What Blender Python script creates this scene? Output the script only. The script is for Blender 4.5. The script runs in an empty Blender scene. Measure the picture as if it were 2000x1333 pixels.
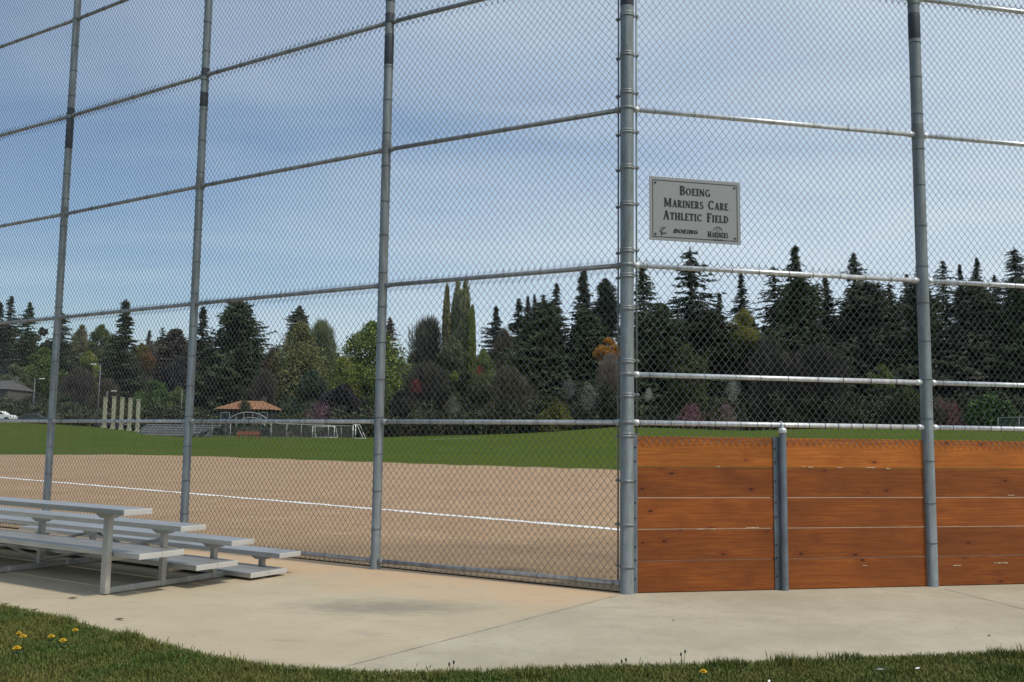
import bpy, math, random
import numpy as np
from mathutils import Vector, Matrix
sc = bpy.context.scene
col = sc.collection
R = math.radians

# ---------------------------------------------------------------- camera, sky, sun, exposure
F_PX, PITCH, ROLL, CH = 1837.7, 5.892, 0.7198, 1.40
cam_d = bpy.data.cameras.new('camera'); cam = bpy.data.objects.new('camera', cam_d); col.objects.link(cam)
cam_d.sensor_width = 36; cam_d.lens = 36 * F_PX / 2000
cam_d.clip_start = 0.1; cam_d.clip_end = 5000
cam.matrix_world = Matrix.Translation((0, 0, CH)) @ Matrix.Rotation(R(90 + PITCH), 4, 'X') @ Matrix.Rotation(R(ROLL), 4, 'Z')
sc.camera = cam
sc.view_settings.view_transform = 'Standard'; sc.view_settings.look = 'None'
sc.view_settings.exposure = -0.52; sc.view_settings.gamma = 1.0
sc.view_settings.use_curve_mapping = False
SUN_EL, SUN_AZ = 57.0, math.degrees(math.atan2(.85, -.53))
sd = bpy.data.lights.new('sun', 'SUN'); sd.energy = 3.7; sd.angle = R(4.0); sd.color = (1, .93, .82)
sun = bpy.data.objects.new('sun', sd); col.objects.link(sun)
sv = Vector((math.sin(R(SUN_AZ)) * math.cos(R(SUN_EL)), math.cos(R(SUN_AZ)) * math.cos(R(SUN_EL)), math.sin(R(SUN_EL))))
sun.rotation_euler = sv.to_track_quat('Z', 'Y').to_euler(); sun.location = sv * 60

def build_world():
    w = bpy.data.worlds.new('World'); sc.world = w; w.use_nodes = True
    nt = w.node_tree; N = nt.nodes; L = nt.links; N.clear()
    out = N.new('ShaderNodeOutputWorld'); bg = N.new('ShaderNodeBackground')
    sky = N.new('ShaderNodeTexSky'); sky.sky_type = 'NISHITA'; sky.sun_disc = False
    sky.sun_elevation = R(SUN_EL); sky.sun_rotation = R(SUN_AZ); sky.air_density = 1.0; sky.dust_density = 1.2; sky.ozone_density = 1.2
    tc = N.new('ShaderNodeTexCoord'); sep = N.new('ShaderNodeSeparateXYZ'); L.new(tc.outputs['Generated'], sep.inputs[0])
    def M(op, a, b, c=None, clamp=False):
        n = N.new('ShaderNodeMath'); n.operation = op; n.use_clamp = clamp
        for i, v in enumerate((a, b, c)):
            if v is None: continue
            if isinstance(v, (int, float)): n.inputs[i].default_value = v
            else: L.new(v, n.inputs[i])
        return n.outputs[0]
    zz = M('ADD', M('MAXIMUM', sep.outputs[2], 0.0), 0.18)
    u = M('DIVIDE', sep.outputs[0], zz); v = M('DIVIDE', sep.outputs[1], zz)
    cmb = N.new('ShaderNodeCombineXYZ'); L.new(u, cmb.inputs[0]); L.new(v, cmb.inputs[1])
    def cloud(rot, scl, scale, detail, dist):
        mp = N.new('ShaderNodeMapping'); mp.inputs['Rotation'].default_value = (0, 0, R(rot)); mp.inputs['Scale'].default_value = scl
        L.new(cmb.outputs[0], mp.inputs[0])
        n = N.new('ShaderNodeTexNoise'); n.inputs['Scale'].default_value = scale; n.inputs['Detail'].default_value = detail
        n.inputs['Roughness'].default_value = .55; n.inputs['Distortion'].default_value = dist
        L.new(mp.outputs[0], n.inputs['Vector']); return n.outputs[0]
    a = cloud(-28, (.5, 1, 1), 1.0, 4, .6); b = cloud(-38, (.32, 1, 1), 2.2, 6, 1.2)
    # veil thickens to the right and towards the horizon
    side = M('MULTIPLY_ADD', sep.outputs[0], .95, .44)
    m = M('ADD', M('MULTIPLY', M('SUBTRACT', a, .5), 1.6), M('MULTIPLY', M('SUBTRACT', b, .5), .6))
    m = M('ADD', m, M('MULTIPLY_ADD', sep.outputs[2], .40, side), clamp=True)
    m = M('MULTIPLY_ADD', m, .72, .16, clamp=True)
    mix = N.new('ShaderNodeMixRGB'); L.new(m, mix.inputs[0])
    sat = N.new('ShaderNodeHueSaturation'); sat.inputs['Saturation'].default_value = 1.22; sat.inputs['Value'].default_value = 1.45; L.new(sky.outputs[0], sat.inputs['Color'])
    L.new(sat.outputs[0], mix.inputs[1]); mix.inputs[2].default_value = (8.1, 9.3, 10.3, 1)
    L.new(mix.outputs[0], bg.inputs[0]); bg.inputs[1].default_value = 0.126
    L.new(bg.outputs[0], out.inputs[0])
build_world()

# ---------------------------------------------------------------- helpers
rng = np.random.default_rng(7); random.seed(7)
def ray(px, py):
    qx = (px - 1000) / F_PX; qy = (py - 666.5) / F_PX
    cr, sr = math.cos(R(ROLL)), math.sin(R(ROLL))
    x = qx * cr + qy * sr; y = -qx * sr + qy * cr
    c, s = math.cos(R(PITCH)), math.sin(R(PITCH))
    Y = c + y * s; Z = s - y * c
    return Vector((x / Y, 1, Z / Y))
def at(px, py, Y):
    r = ray(px, py) * Y; return Vector((r.x, r.y, r.z + CH))
def ground(px, py, z=0.0):
    r = ray(px, py); t = (z - CH) / r.z; return Vector((r.x * t, r.y * t, z))

class MB:
    """collects plain geometry for ONE mesh object"""
    def __init__(s): s.v = []; s.f = []; s.sm = []
    def add(s, vs, fs, smooth=False):
        o = len(s.v); s.v += [tuple(p) for p in vs]
        s.f += [tuple(i + o for i in f) for f in fs]; s.sm += [smooth] * len(fs); return s
    def box(s, c, d, rot=None, ax=None):
        """centre c, full size d; ax = 3x3 matrix with local axes in columns"""
        hx, hy, hz = d[0] / 2, d[1] / 2, d[2] / 2
        vs = [Vector((x, y, z)) for x in (-hx, hx) for y in (-hy, hy) for z in (-hz, hz)]
        if rot is not None: vs = [Matrix.Rotation(rot, 3, 'Z') @ p for p in vs]
        if ax is not None: vs = [ax @ p for p in vs]
        vs = [p + Vector(c) for p in vs]
        return s.add(vs, [(0, 1, 3, 2), (4, 6, 7, 5), (0, 4, 5, 1), (2, 3, 7, 6), (0, 2, 6, 4), (1, 5, 7, 3)])
    def tube(s, pts, r, n=8, cap=True, closed=False):
        pts = [Vector(p) for p in pts]; m = len(pts)
        rs = r if isinstance(r, (list, tuple)) else [r] * m
        vs = []; prev = None
        for i, p in enumerate(pts):
            if closed: t = pts[(i + 1) % m] - pts[i - 1]
            else: t = pts[min(i + 1, m - 1)] - pts[max(i - 1, 0)]
            t.normalize()
            a = prev if prev is not None else (Vector((0, 0, 1)) if abs(t.z) < .9 else Vector((1, 0, 0)))
            a = (a - t * a.dot(t)).normalized(); prev = a; b = t.cross(a)
            for k in range(n):
                an = 2 * math.pi * k / n
                vs.append(p + (a * math.cos(an) + b * math.sin(an)) * rs[i])
        fs = []
        for i in range(m if closed else m - 1):
            j = (i + 1) % m
            for k in range(n):
                k2 = (k + 1) % n; fs.append((i * n + k, i * n + k2, j * n + k2, j * n + k))
        s.add(vs, fs, True)
        if cap and not closed:
            o = len(s.v) - len(vs)
            s.f.append(tuple(o + k for k in reversed(range(n)))); s.sm.append(False)
            s.f.append(tuple(o + (m - 1) * n + k for k in range(n))); s.sm.append(False)
        return s
    def lathe(s, c, prof, n=16):
        vs = []; c = Vector(c)
        for r, z in prof:
            for k in range(n):
                a = 2 * math.pi * k / n; vs.append(c + Vector((r * math.cos(a), r * math.sin(a), z)))
        fs = [(i * n + k, i * n + (k + 1) % n, (i + 1) * n + (k + 1) % n, (i + 1) * n + k) for i in range(len(prof) - 1) for k in range(n)]
        return s.add(vs, fs, True)
    def prism(s, poly, y0, y1, fn):
        """2-D polygon extruded; fn(a, b, depth) -> point"""
        n = len(poly); vs = [fn(a, b, y0) for a, b in poly] + [fn(a, b, y1) for a, b in poly]
        fs = [tuple(range(n)), tuple(reversed(range(n, 2 * n)))] + [(i, n + i, n + (i + 1) % n, (i + 1) % n) for i in range(n)]
        return s.add(vs, fs)
    def mesh(s, name):
        me = bpy.data.meshes.new(name); me.from_pydata(s.v, [], s.f); me.polygons.foreach_set('use_smooth', s.sm); me.update(); return me
    def build(s, name, mat, parent=None, bevel=0):
        o = bpy.data.objects.new(name, s.mesh(name)); col.objects.link(o); o.data.materials.append(mat)
        if parent is not None: o.parent = parent
        if bevel:
            b = o.modifiers.new('bevel', 'BEVEL'); b.width = bevel; b.segments = 2; b.limit_method = 'ANGLE'; b.angle_limit = R(40)
        return o
def np_mesh(name, V, Fc, smooth=False):
    V = np.asarray(V, dtype=np.float32).reshape(-1, 3); Fc = np.asarray(Fc, dtype=np.int32); k = Fc.shape[1]; n = Fc.shape[0]
    me = bpy.data.meshes.new(name); me.vertices.add(len(V)); me.vertices.foreach_set('co', V.ravel())
    me.loops.add(n * k); me.loops.foreach_set('vertex_index', Fc.ravel()); me.polygons.add(n)
    me.polygons.foreach_set('loop_start', np.arange(0, n * k, k, dtype=np.int32)); me.polygons.foreach_set('loop_total', np.full(n, k, dtype=np.int32))
    me.polygons.foreach_set('use_smooth', np.full(n, smooth)); me.update(calc_edges=True); return me
def obj(name, me, mat=None, parent=None):
    o = bpy.data.objects.new(name, me); col.objects.link(o)
    if mat is not None and len(me.materials) == 0: me.materials.append(mat)
    if parent is not None: o.parent = parent
    return o
def tag(o, label=None, cat=None, group=None, kind=None):
    if label: o['label'] = label
    if cat: o['category'] = cat
    if group: o['group'] = group
    if kind: o['kind'] = kind
    return o
def empty(name, loc=(0, 0, 0), rz=0):
    o = bpy.data.objects.new(name, None); col.objects.link(o); o.location = loc; o.rotation_euler = (0, 0, rz); o.empty_display_size = .3; return o
def kids(o, tab={}):
    return [c for c in col.objects if c.parent == o]

# ---------------------------------------------------------------- materials
class Mat:
    def __init__(s, name, rough=.8, metal=0.0, spec=None):
        s.m = bpy.data.materials.new(name); s.m.use_nodes = True; s.nt = s.m.node_tree; s.N = s.nt.nodes; s.L = s.nt.links
        s.b = s.N['Principled BSDF']; s.b.inputs['Roughness'].default_value = rough; s.b.inputs['Metallic'].default_value = metal
        if spec is not None: s.b.inputs['Specular IOR Level'].default_value = spec
        tc = s.N.new('ShaderNodeTexCoord'); s.obj = tc.outputs['Object']; s.gen = tc.outputs['Generated']
        s.geo = s.N.new('ShaderNodeNewGeometry').outputs['Position']
        s.info = s.N.new('ShaderNodeObjectInfo')
    def math(s, op, a, b=None, c=None, clamp=False):
        n = s.N.new('ShaderNodeMath'); n.operation = op; n.use_clamp = clamp
        for i, v in enumerate((a, b, c)):
            if v is None: continue
            if isinstance(v, (int, float)): n.inputs[i].default_value = v
            else: s.L.new(v, n.inputs[i])
        return n.outputs[0]
    def map(s, vec, scale=(1, 1, 1), rot=(0, 0, 0), loc=(0, 0, 0)):
        n = s.N.new('ShaderNodeMapping'); s.L.new(vec, n.inputs[0]); n.inputs['Scale'].default_value = scale
        n.inputs['Rotation'].default_value = rot; n.inputs['Location'].default_value = loc; return n.outputs[0]
    def noise(s, vec, scale, detail=4, rough=.55, dist=0):
        n = s.N.new('ShaderNodeTexNoise'); s.L.new(vec, n.inputs['Vector']); n.inputs['Scale'].default_value = scale
        n.inputs['Detail'].default_value = detail; n.inputs['Roughness'].default_value = rough; n.inputs['Distortion'].default_value = dist
        return n.outputs[0]
    def voro(s, vec, scale, feature='F1'):
        n = s.N.new('ShaderNodeTexVoronoi'); n.feature = feature; s.L.new(vec, n.inputs['Vector']); n.inputs['Scale'].default_value = scale; return n
    def ramp(s, fac, stops):
        n = s.N.new('ShaderNodeValToRGB'); e = n.color_ramp.elements
        while len(e) < len(stops): e.new(.5)
        for i, (p, c) in enumerate(stops):
            e[i].position = p; e[i].color = (c, c, c, 1) if isinstance(c, (int, float)) else (*c, 1)
        s.L.new(fac, n.inputs[0]); return n.outputs[0]
    def mix(s, fac, a, b, mode='MIX'):
        n = s.N.new('ShaderNodeMixRGB'); n.blend_type = mode
        for i, v in enumerate((fac, a, b)):
            if isinstance(v, (int, float)): n.inputs[i].default_value = v if i == 0 else (v, v, v, 1)
            elif isinstance(v, tuple): n.inputs[i].default_value = (*v, 1)
            else: s.L.new(v, n.inputs[i])
        return n.outputs[0]
    def color(s, c):
        if isinstance(c, tuple): s.b.inputs['Base Color'].default_value = (*c, 1)
        else: s.L.new(c, s.b.inputs['Base Color'])
        return s
    def rough(s, v): s.L.new(v, s.b.inputs['Roughness']); return s
    def bump(s, h, strength=.3, dist=.01):
        n = s.N.new('ShaderNodeBump'); n.inputs['Strength'].default_value = strength; n.inputs['Distance'].default_value = dist
        s.L.new(h, n.inputs['Height']); s.L.new(n.outputs[0], s.b.inputs['Normal']); return s
def simple(name, c, rough=.8, metal=0, var=.25, scale=3.0, world=False):
    m = Mat(name, rough, metal); n = m.noise(m.geo if world else m.obj, scale, 5)
    m.color(m.mix(m.ramp(n, [(.3, 0.0), (.7, 1.0)]), tuple(x * (1 - var) for x in c), tuple(min(1, x * (1 + var)) for x in c))); return m.m

def galv(name, base, metal=.45, rough=.42, spec=.5):
    m = Mat(name, rough, metal, spec)
    streak = m.noise(m.map(m.geo, (9, 9, 1.1)), 2.4, 5, .6); spot = m.voro(m.geo, 42).outputs['Color']
    c = m.mix(m.ramp(streak, [(.34, 0.0), (.68, 1.0)]), tuple(x * .62 for x in base), tuple(x * 1.08 for x in base)); c = m.mix(m.ramp(m.noise(m.geo, 7, 6, .7), [(.40, .45), (.52, 0.0)]), c, tuple(x * .66 for x in base))
    c = m.mix(.10, c, spot, 'MULTIPLY')
    m.color(c); m.rough(m.ramp(streak, [(.3, rough + .12), (.7, rough - .06)])); return m.m
M_POST = galv('galvanised_post', (.27, .295, .295), .30, .50)
M_RAIL = galv('galvanised_rail', (.86, .86, .86), .45, .36)  # near-white base puts the sun highlight of the right-hand rails into colour
M_WIRE = galv('galvanised_wire', (.23, .24, .245), .35, .5)
M_TIE = simple('tie_steel', (.10, .10, .10), .5, .5)
M_DARKSTEEL = simple('dark_weathered_steel', (.10, .115, .13), .55, .3, .4, 2.0)
M_CHANNEL = simple('blue_grey_channel_steel', (.17, .20, .23), .5, .4, .35, 3.0)
M_BOLT = simple('bolt_steel', (.05, .05, .055), .5, .6)
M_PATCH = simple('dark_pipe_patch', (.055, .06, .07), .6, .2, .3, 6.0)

def alu():
    m = Mat('brushed_aluminium', .38, .62)
    n = m.noise(m.map(m.obj, (.7, 12, 12)), 3, 5); d = m.noise(m.obj, 1.7, 5, .65)
    c = m.mix(m.ramp(n, [(.3, 0.0), (.7, 1.0)]), (.50, .50, .49), (.62, .62, .61))
    c = m.mix(m.ramp(d, [(.42, 0.0), (.75, .55)]), c, (.36, .33, .28))
    w = m.N.new('ShaderNodeTexWave'); w.wave_type = 'BANDS'; w.bands_direction = 'Y'; w.inputs['Scale'].default_value = 6
    m.L.new(m.obj, w.inputs['Vector']); m.color(m.mix(m.ramp(w.outputs['Fac'], [(0.0, .55), (.22, 0.0)]), c, (.20, .20, .20))); m.bump(w.outputs['Fac'], .5, .004); return m.m
M_ALU = alu()
M_ALUFRAME = simple('mill_aluminium_frame', (.43, .42, .39), .5, .45, .15, 5.0)

def wood():
    m = Mat('stained_cedar', .62, 0, .3)
    rnd = m.info.outputs['Random']
    off = m.N.new('ShaderNodeVectorMath'); off.operation = 'ADD'; cmb = m.N.new('ShaderNodeCombineXYZ')
    m.L.new(m.math('MULTIPLY', rnd, 31.0), cmb.inputs[0]); m.L.new(m.math('MULTIPLY', rnd, 17.0), cmb.inputs[2])
    m.L.new(m.obj, off.inputs[0]); m.L.new(cmb.outputs[0], off.inputs[1]); P = off.outputs[0]
    # knots bend the grain
    vk = m.voro(m.map(P, (2.2, .4, 4.6)), 1.5)
    kd = vk.outputs['Distance']; knot = m.ramp(kd, [(.05, 1.0), (.10, 0.0)])
    halo = m.ramp(kd, [(.05, 1.0), (.34, 0.0)])
    zs = m.math('ADD', m.math('MULTIPLY', halo, .02), 0.0)
    cz = m.N.new('ShaderNodeCombineXYZ'); m.L.new(zs, cz.inputs[2])
    a2 = m.N.new('ShaderNodeVectorMath'); a2.operation = 'ADD'; m.L.new(P, a2.inputs[0]); m.L.new(cz.outputs[0], a2.inputs[1])
    g = m.noise(m.map(a2.outputs[0], (.9, 4, 22)), 2.6, 6, .6, .6)
    g2 = m.noise(m.map(a2.outputs[0], (1.2, 6, 70)), 3.0, 4, .6, .2)
    big = m.noise(m.map(P, (1.0, 1, 2.2)), 1.5, 4, .6)
    c = m.mix(m.ramp(g, [(.30, 0.0), (.70, 1.0)]), (.235, .054, .009), (.43, .128, .020))
    c = m.mix(m.ramp(g2, [(.38, .30), (.54, 0.0)]), c, (.19, .048, .007))
    c = m.mix(m.ramp(big, [(.36, .65), (.60, 0.0)]), c, (.19, .052, .010))
    c = m.mix(m.math('MULTIPLY', halo, .55), c, (.20, .040, .010))
    c = m.mix(m.math('MULTIPLY', knot, .85), c, (.035, .012, .006))
    tone = m.math('MULTIPLY_ADD', rnd, .26, .87)
    cc = m.N.new('ShaderNodeCombineXYZ')
    for i in range(3): m.L.new(tone, cc.inputs[i])
    m.color(m.mix(1.0, m.mix(1.0, c, cc.outputs[0], 'MULTIPLY'), m.info.outputs['Color'], 'MULTIPLY')); m.bump(g2, .5, .003); return m.m
M_WOOD = wood()

# ---------------------------------------------------------------- terrain
def hor(px): return 855.8 + (px - 1000) * .01256     # picture row of eye level, used for the field's true rise below
EDGE = [(-400, 826), (0, 826), (200, 836), (330, 850), (480, 852), (700, 856), (850, 852), (1000, 848), (1100, 842), (1200, 834), (1300, 836), (1450, 842), (1600, 838), (1800, 839), (2000, 842), (2400, 842)]
AZ = [math.atan((p - 1000) / F_PX) for p, y in EDGE]; EZ = [1.4 + 150 * (hor(p) - y) / F_PX for p, y in EDGE]
HZ = [(-400, 30), (0, 30), (500, 22), (1000, 14), (1500, 12), (2400, 14)]
def terrain(x, y):
    r = math.hypot(x, y); az = math.atan2(x, max(y, 1e-3)) if y > 0 else 0
    ze = float(np.interp(az, AZ, EZ))
    t = min(max((r - 62) / 88, 0), 1); z = ze * (t * t * (3 - 2 * t))
    if r > 150:
        hh = float(np.interp(az, [math.atan((p - 1000) / F_PX) for p, h in HZ], [h for p, h in HZ]))
        t = min((r - 150) / 260, 1); z += hh * (t * t * (3 - 2 * t)) 
    if y < 0: z = 0
    return z
def polar(name, mat, azs, rs, dz=0, kind='structure'):
    V = []; Fc = []
    for r in rs:
        for a in azs: x, y = r * math.sin(a), r * math.cos(a); V.append((x, y, terrain(x, y) + dz))
    n = len(azs)
    for i in range(len(rs) - 1):
        for j in range(n - 1): Fc.append((i * n + j, i * n + j + 1, (i + 1) * n + j + 1, (i + 1) * n + j))
    o = obj(name, np_mesh(name, V, Fc, True), mat); o['kind'] = kind; return o
def m_field():
    m = Mat('mown_field_grass', 1.0, 0, 0.0)
    a = m.noise(m.geo, .055, 5, .6); b = m.noise(m.geo, 1.2, 5, .7); c2 = m.noise(m.geo, 14, 3, .7)
    st = m.noise(m.map(m.geo, (.01, .16, 1), (0, 0, R(-6))), 1.0, 2)
    c = m.mix(m.ramp(a, [(.35, 0.0), (.65, 1.0)]), (.056, .096, .018), (.078, .124, .028))
    wr = m.noise(m.map(m.geo, (.5, 1.0, 1)), .13, 6, .7); c = m.mix(m.ramp(wr, [(.46, 0.0), (.60, .45)]), c, (.125, .120, .040))
    c = m.mix(m.ramp(st, [(.46, 0.0), (.54, .5)]), c, (.108, .130, .026))
    c = m.mix(m.ramp(b, [(.4, .55), (.66, 0.0)]), c, (.068, .100, .010))
    c = m.mix(m.ramp(c2, [(.4, .3), (.7, 0.0)]), c, (.042, .060, .018)); m.color(c); return m.m
polar('field_ground', m_field(), np.linspace(-1.25, 1.25, 91), [0.0, 5, 12, 20, 30, 45, 62, 75, 90, 105, 120, 135, 150, 170, 195, 225, 260, 300, 350, 420, 600, 1000, 2500], -.03)
# the same grass behind the camera
gb = MB().add([(-2500, 0, -.03), (2500, 0, -.03), (2500, -900, -.03), (-2500, -900, -.03)], [(3, 2, 1, 0)]).build('field_ground', bpy.data.materials['mown_field_grass']); gb['kind'] = 'structure'

def sheet(name, pts, z, mat, kind='structure'):
    o = MB().add([(p[0], p[1], z) for p in pts], [tuple(range(len(pts)))]).build(name, mat)
    if o.data.polygons[0].normal.z < 0: o.data.flip_normals()
    o['kind'] = kind; return o
# fence line points (true ground plan of the backstop)
S = .9
PP = [Vector((p[0] * S, p[1] * S, 0)) for p in [(-7.29, 14.992), (-4.487, 13.155), (-1.582, 11.329), (1.201, 9.771), (4.635, 10.514)]]
LD = (PP[0] - PP[3]).normalized(); RD = (PP[4] - PP[3]).normalized()
P_LEFT = [PP[0] + LD * 3.05 * k for k in (3, 2, 1)]
P_RIGHT = [PP[4] + RD * 3.1 * k for k in (1, 2)]
LN = Vector((-LD.y, LD.x, 0)); LN = LN if LN.y > 0 else -LN      # towards the field
RN = Vector((-RD.y, RD.x, 0)); RN = RN if RN.y > 0 else -RN

def m_dirt():
    m = Mat('infield_dirt', .95, 0, .15)
    a = m.noise(m.geo, .35, 5, .6); b = m.noise(m.geo, 6, 6, .7); c2 = m.noise(m.geo, 60, 4, .7)
    rake = m.noise(m.map(m.geo, (.5, 7, 1), (0, 0, R(35))), 1.6, 4)
    c = m.mix(m.ramp(a, [(.3, 0.0), (.7, 1.0)]), (.375, .248, .148), (.485, .340, .205))
    c = m.mix(m.ramp(b, [(.38, .65), (.54, 0.0)]), c, (.29, .18, .105))
    ft = m.noise(m.geo, 2.2, 7, .75, .8); c = m.mix(m.ramp(ft, [(.40, .55), (.50, 0.0)]), c, (.29, .195, .115))
    c = m.mix(m.ramp(m.noise(m.map(m.geo, (1, 1, 1), (0, 0, 0), (7, 3, 0)), 1.1, 6, .7), [(.52, 0.0), (.66, .5)]), c, (.50, .37, .25))
    c = m.mix(m.ramp(rake, [(.4, .35), (.6, 0.0)]), c, (.30, .20, .12))
    # softer brown strip that follows the fence on the field side
    d = m.N.new('ShaderNodeVectorMath'); d.operation = 'DOT_PRODUCT'; m.L.new(m.geo, d.inputs[0]); d.inputs[1].default_value = LN
    dd = m.math('SUBTRACT', d.outputs['Value'], float(PP[3].dot(LN)))
    w = m.ramp(m.math('ADD', m.math('MULTIPLY', dd, .25), m.math('MULTIPLY', a, .25)), [(.15, .6), (.75, 0.0)])
    c = m.mix(w, c, (.34, .245, .140))
    c = m.mix(m.ramp(c2, [(.3, .4), (.55, 0.0)]), c, (.24, .16, .10)); m.color(c); m.bump(c2, .5, .01); return m.m
M_DIRT = m_dirt()
# infield dirt: from the fence to the grass arc
arc_px = [(-300, 879), (0, 885), (200, 888), (400, 892), (600, 899), (800, 906), (1000, 912), (1200, 918), (1500, 929), (1800, 945), (2200, 965)]
arc = []
for i in range(len(arc_px) - 1):
    for k in range(24):
        t = k / 24; q = ground(arc_px[i][0] + t * (arc_px[i + 1][0] - arc_px[i][0]), arc_px[i][1] + t * (arc_px[i + 1][1] - arc_px[i][1]))
        w = (.30 * math.sin(i * 6 + k * .5) + random.uniform(-.35, .35)) * (.4 + q.y / 60); arc.append((q.x, q.y + w))
fl = PP[3] + LD * 60 - LN * .02
dirt_poly = arc + [(PP[3] + RD * 16)[:2], tuple(PP[3][:2]), fl[:2]]
sheet('infield_dirt', dirt_poly, .012, M_DIRT)
M_CHALK = simple('chalk_line', (.80, .80, .78), .9, 0, .08, 20, True)
a0, a1 = ground(1235, 1039), ground(0, 934); dl = (a1 - a0).normalized(); nl = Vector((-dl.y, dl.x, 0)) * .13
o = MB()
edge1 = []; edge2 = []
for k in range(240):
    p = a0 - dl * 1.2 + dl * (k * .25); edge1.append(p + nl * (1 + random.uniform(-.35, .2) - (.5 if random.random() < .06 else 0))); edge2.append(p - nl * (1 + random.uniform(-.35, .2) - (.5 if random.random() < .06 else 0)))
for k in range(239):
    o.add([(q.x, q.y, .018) for q in (edge2[k], edge2[k + 1], edge1[k + 1], edge1[k])], [(0, 1, 2, 3)])
o = o.build('foul_line', M_CHALK); o['kind'] = 'structure'
# second, faint chalk line far out on the grass
q0, q1 = ground(830, 853.5, 1.3), ground(940, 857, 1.3)

# concrete pad in front of the fence
lawn_px = [(-260, 1150), (-120, 1168), (0, 1189), (100, 1211), (200, 1237), (300, 1262), (400, 1287), (480, 1305), (560, 1314), (680, 1319), (800, 1320), (1000, 1318), (1250, 1310), (1500, 1301), (1750, 1290), (2000, 1282), (2250, 1275)]
edge = [ground(*p) - Vector((0, .07, 0)) for p in lawn_px]
far_l = PP[3] + LD * 30; far_r = PP[3] + RD * 20
def m_conc():
    m = Mat('pale_concrete', .88, 0, .25)
    a = m.noise(m.geo, .7, 6, .6); b = m.noise(m.geo, 4, 7, .7); f = m.noise(m.geo, 70, 4, .7)
    c = m.mix(m.ramp(a, [(.38, 0.0), (.62, 1.0)]), (.37, .328, .240), (.47, .42, .315))
    c = m.mix(m.ramp(b, [(.34, .5), (.52, 0.0)]), c, (.35, .300, .215))
    c = m.mix(m.ramp(m.noise(m.map(m.geo, (1, 2.2, 1)), 16, 5, .8), [(.36, .40), (.50, 0.0)]), c, (.30, .26, .19))
    def dot(v, off):
        d = m.N.new('ShaderNodeVectorMath'); d.operation = 'DOT_PRODUCT'; m.L.new(m.geo, d.inputs[0]); d.inputs[1].default_value = v
        return m.math('SUBTRACT', d.outputs['Value'], off)
    # orange infield dust blown over the pad beside the mesh, left of the corner joint
    J0, J1 = ground(1215, 1165), ground(650, 1308); jd = (J1 - J0).normalized(); jn = Vector((-jd.y, jd.x, 0)); jn = jn if jn.x < 0 else -jn
    left = m.ramp(m.math('MULTIPLY', dot(jn, float(J0.dot(jn))), 8.0, clamp=True), [(0.0, 0.0), (1.0, 1.0)])
    dist = m.math('MULTIPLY', dot(LN, float(PP[3].dot(LN))), -1.0)
    wide = m.math('ADD', m.math('MULTIPLY', dist, -.42), m.math('MULTIPLY', m.noise(m.geo, 1.1, 5, .65), 1.5))
    dust = m.math('MULTIPLY', m.ramp(wide, [(.10, 0.0), (.62, 1.0)]), left)
    c = m.mix(m.math('MULTIPLY', dust, .9), c, (.52, .330, .190))
    c = m.mix(m.math('MULTIPLY', left, .38), c, (.53, .42, .27))
    # damp-looking grey smudge
    sm = ground(742, 1186); mp = m.map(m.geo, (1, 1, 1), (0, 0, 0), (-sm.x, -sm.y, 0)); mp = m.map(mp, (.9, 1.9, 1), (0, 0, R(-45)))
    ln = m.N.new('ShaderNodeVectorMath'); ln.operation = 'LENGTH'; m.L.new(mp, ln.inputs[0])
    sm1 = m.math('ADD', ln.outputs['Value'], m.math('MULTIPLY', m.noise(m.map(m.geo, (2, 5, 1), (0, 0, R(5))), 1.6, 6, .7), 1.5))
    c = m.mix(m.ramp(m.math('MULTIPLY', sm1, .4), [(.38, .70), (.66, 0.0)]), c, (.20, .18, .14))
    spk = m.ramp(m.noise(m.geo, 22, 3, .8), [(.24, .6), (.29, 0.0)])
    c = m.mix(spk, c, (.16, .13, .10))
    vg = m.voro(m.geo, 7.0); gr = m.ramp(vg.outputs['Distance'], [(.055, .75), (.085, 0.0)]); gsel = m.ramp(m.noise(m.geo, 2.3, 2), [(.50, 0.0), (.56, 1.0)])
    c = m.mix(m.math('MULTIPLY', gr, gsel), c, (.17, .14, .10))
    stn = m.ramp(m.noise(m.map(m.geo, (1, 2.5, 1)), 1.7, 6, .7), [(.30, .45), (.44, 0.0)])
    c = m.mix(stn, c, (.27, .25, .20))
    c = m.mix(m.ramp(f, [(.3, .25), (.5, 0.0)]), c, (.30, .26, .20)); m.color(c); m.bump(f, .25, .004); return m.m
M_CONC = m_conc()
pad = [(p.x, p.y - .05) for p in edge] + [tuple(far_r[:2]), tuple((PP[3] + RD * 0.01)[:2]), tuple(far_l[:2]), (-22, 12)]
sheet('concrete_path', pad, .0, M_CONC)
M_JOINT = simple('joint_sand', (.37, .30, .215), .95, 0, .3, 12, True)
def joint(p, q, w):
    d = (q - p).normalized(); n = Vector((-d.y, d.x, 0)) * w / 2; L_ = (q - p).length; b = MB(); k = int(L_ / .12)
    for i in range(k):
        a = p + d * (L_ * i / k); c = p + d * (L_ * (i + 1) / k); w1 = 1 + .35 * math.sin(i * 1.7); w2 = 1 + .35 * math.sin((i + 1) * 1.7)
        b.add([(v.x, v.y, .004) for v in (a - n * w1, c - n * w2, c + n * w2, a + n * w1)], [(0, 1, 2, 3)])
    o = b.build('expansion_joint', M_JOINT); o['kind'] = 'structure'
joint(ground(1208, 1163), ground(650, 1309), .007)
joint(ground(1845, 1151), ground(2060, 1206), .009)

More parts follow.
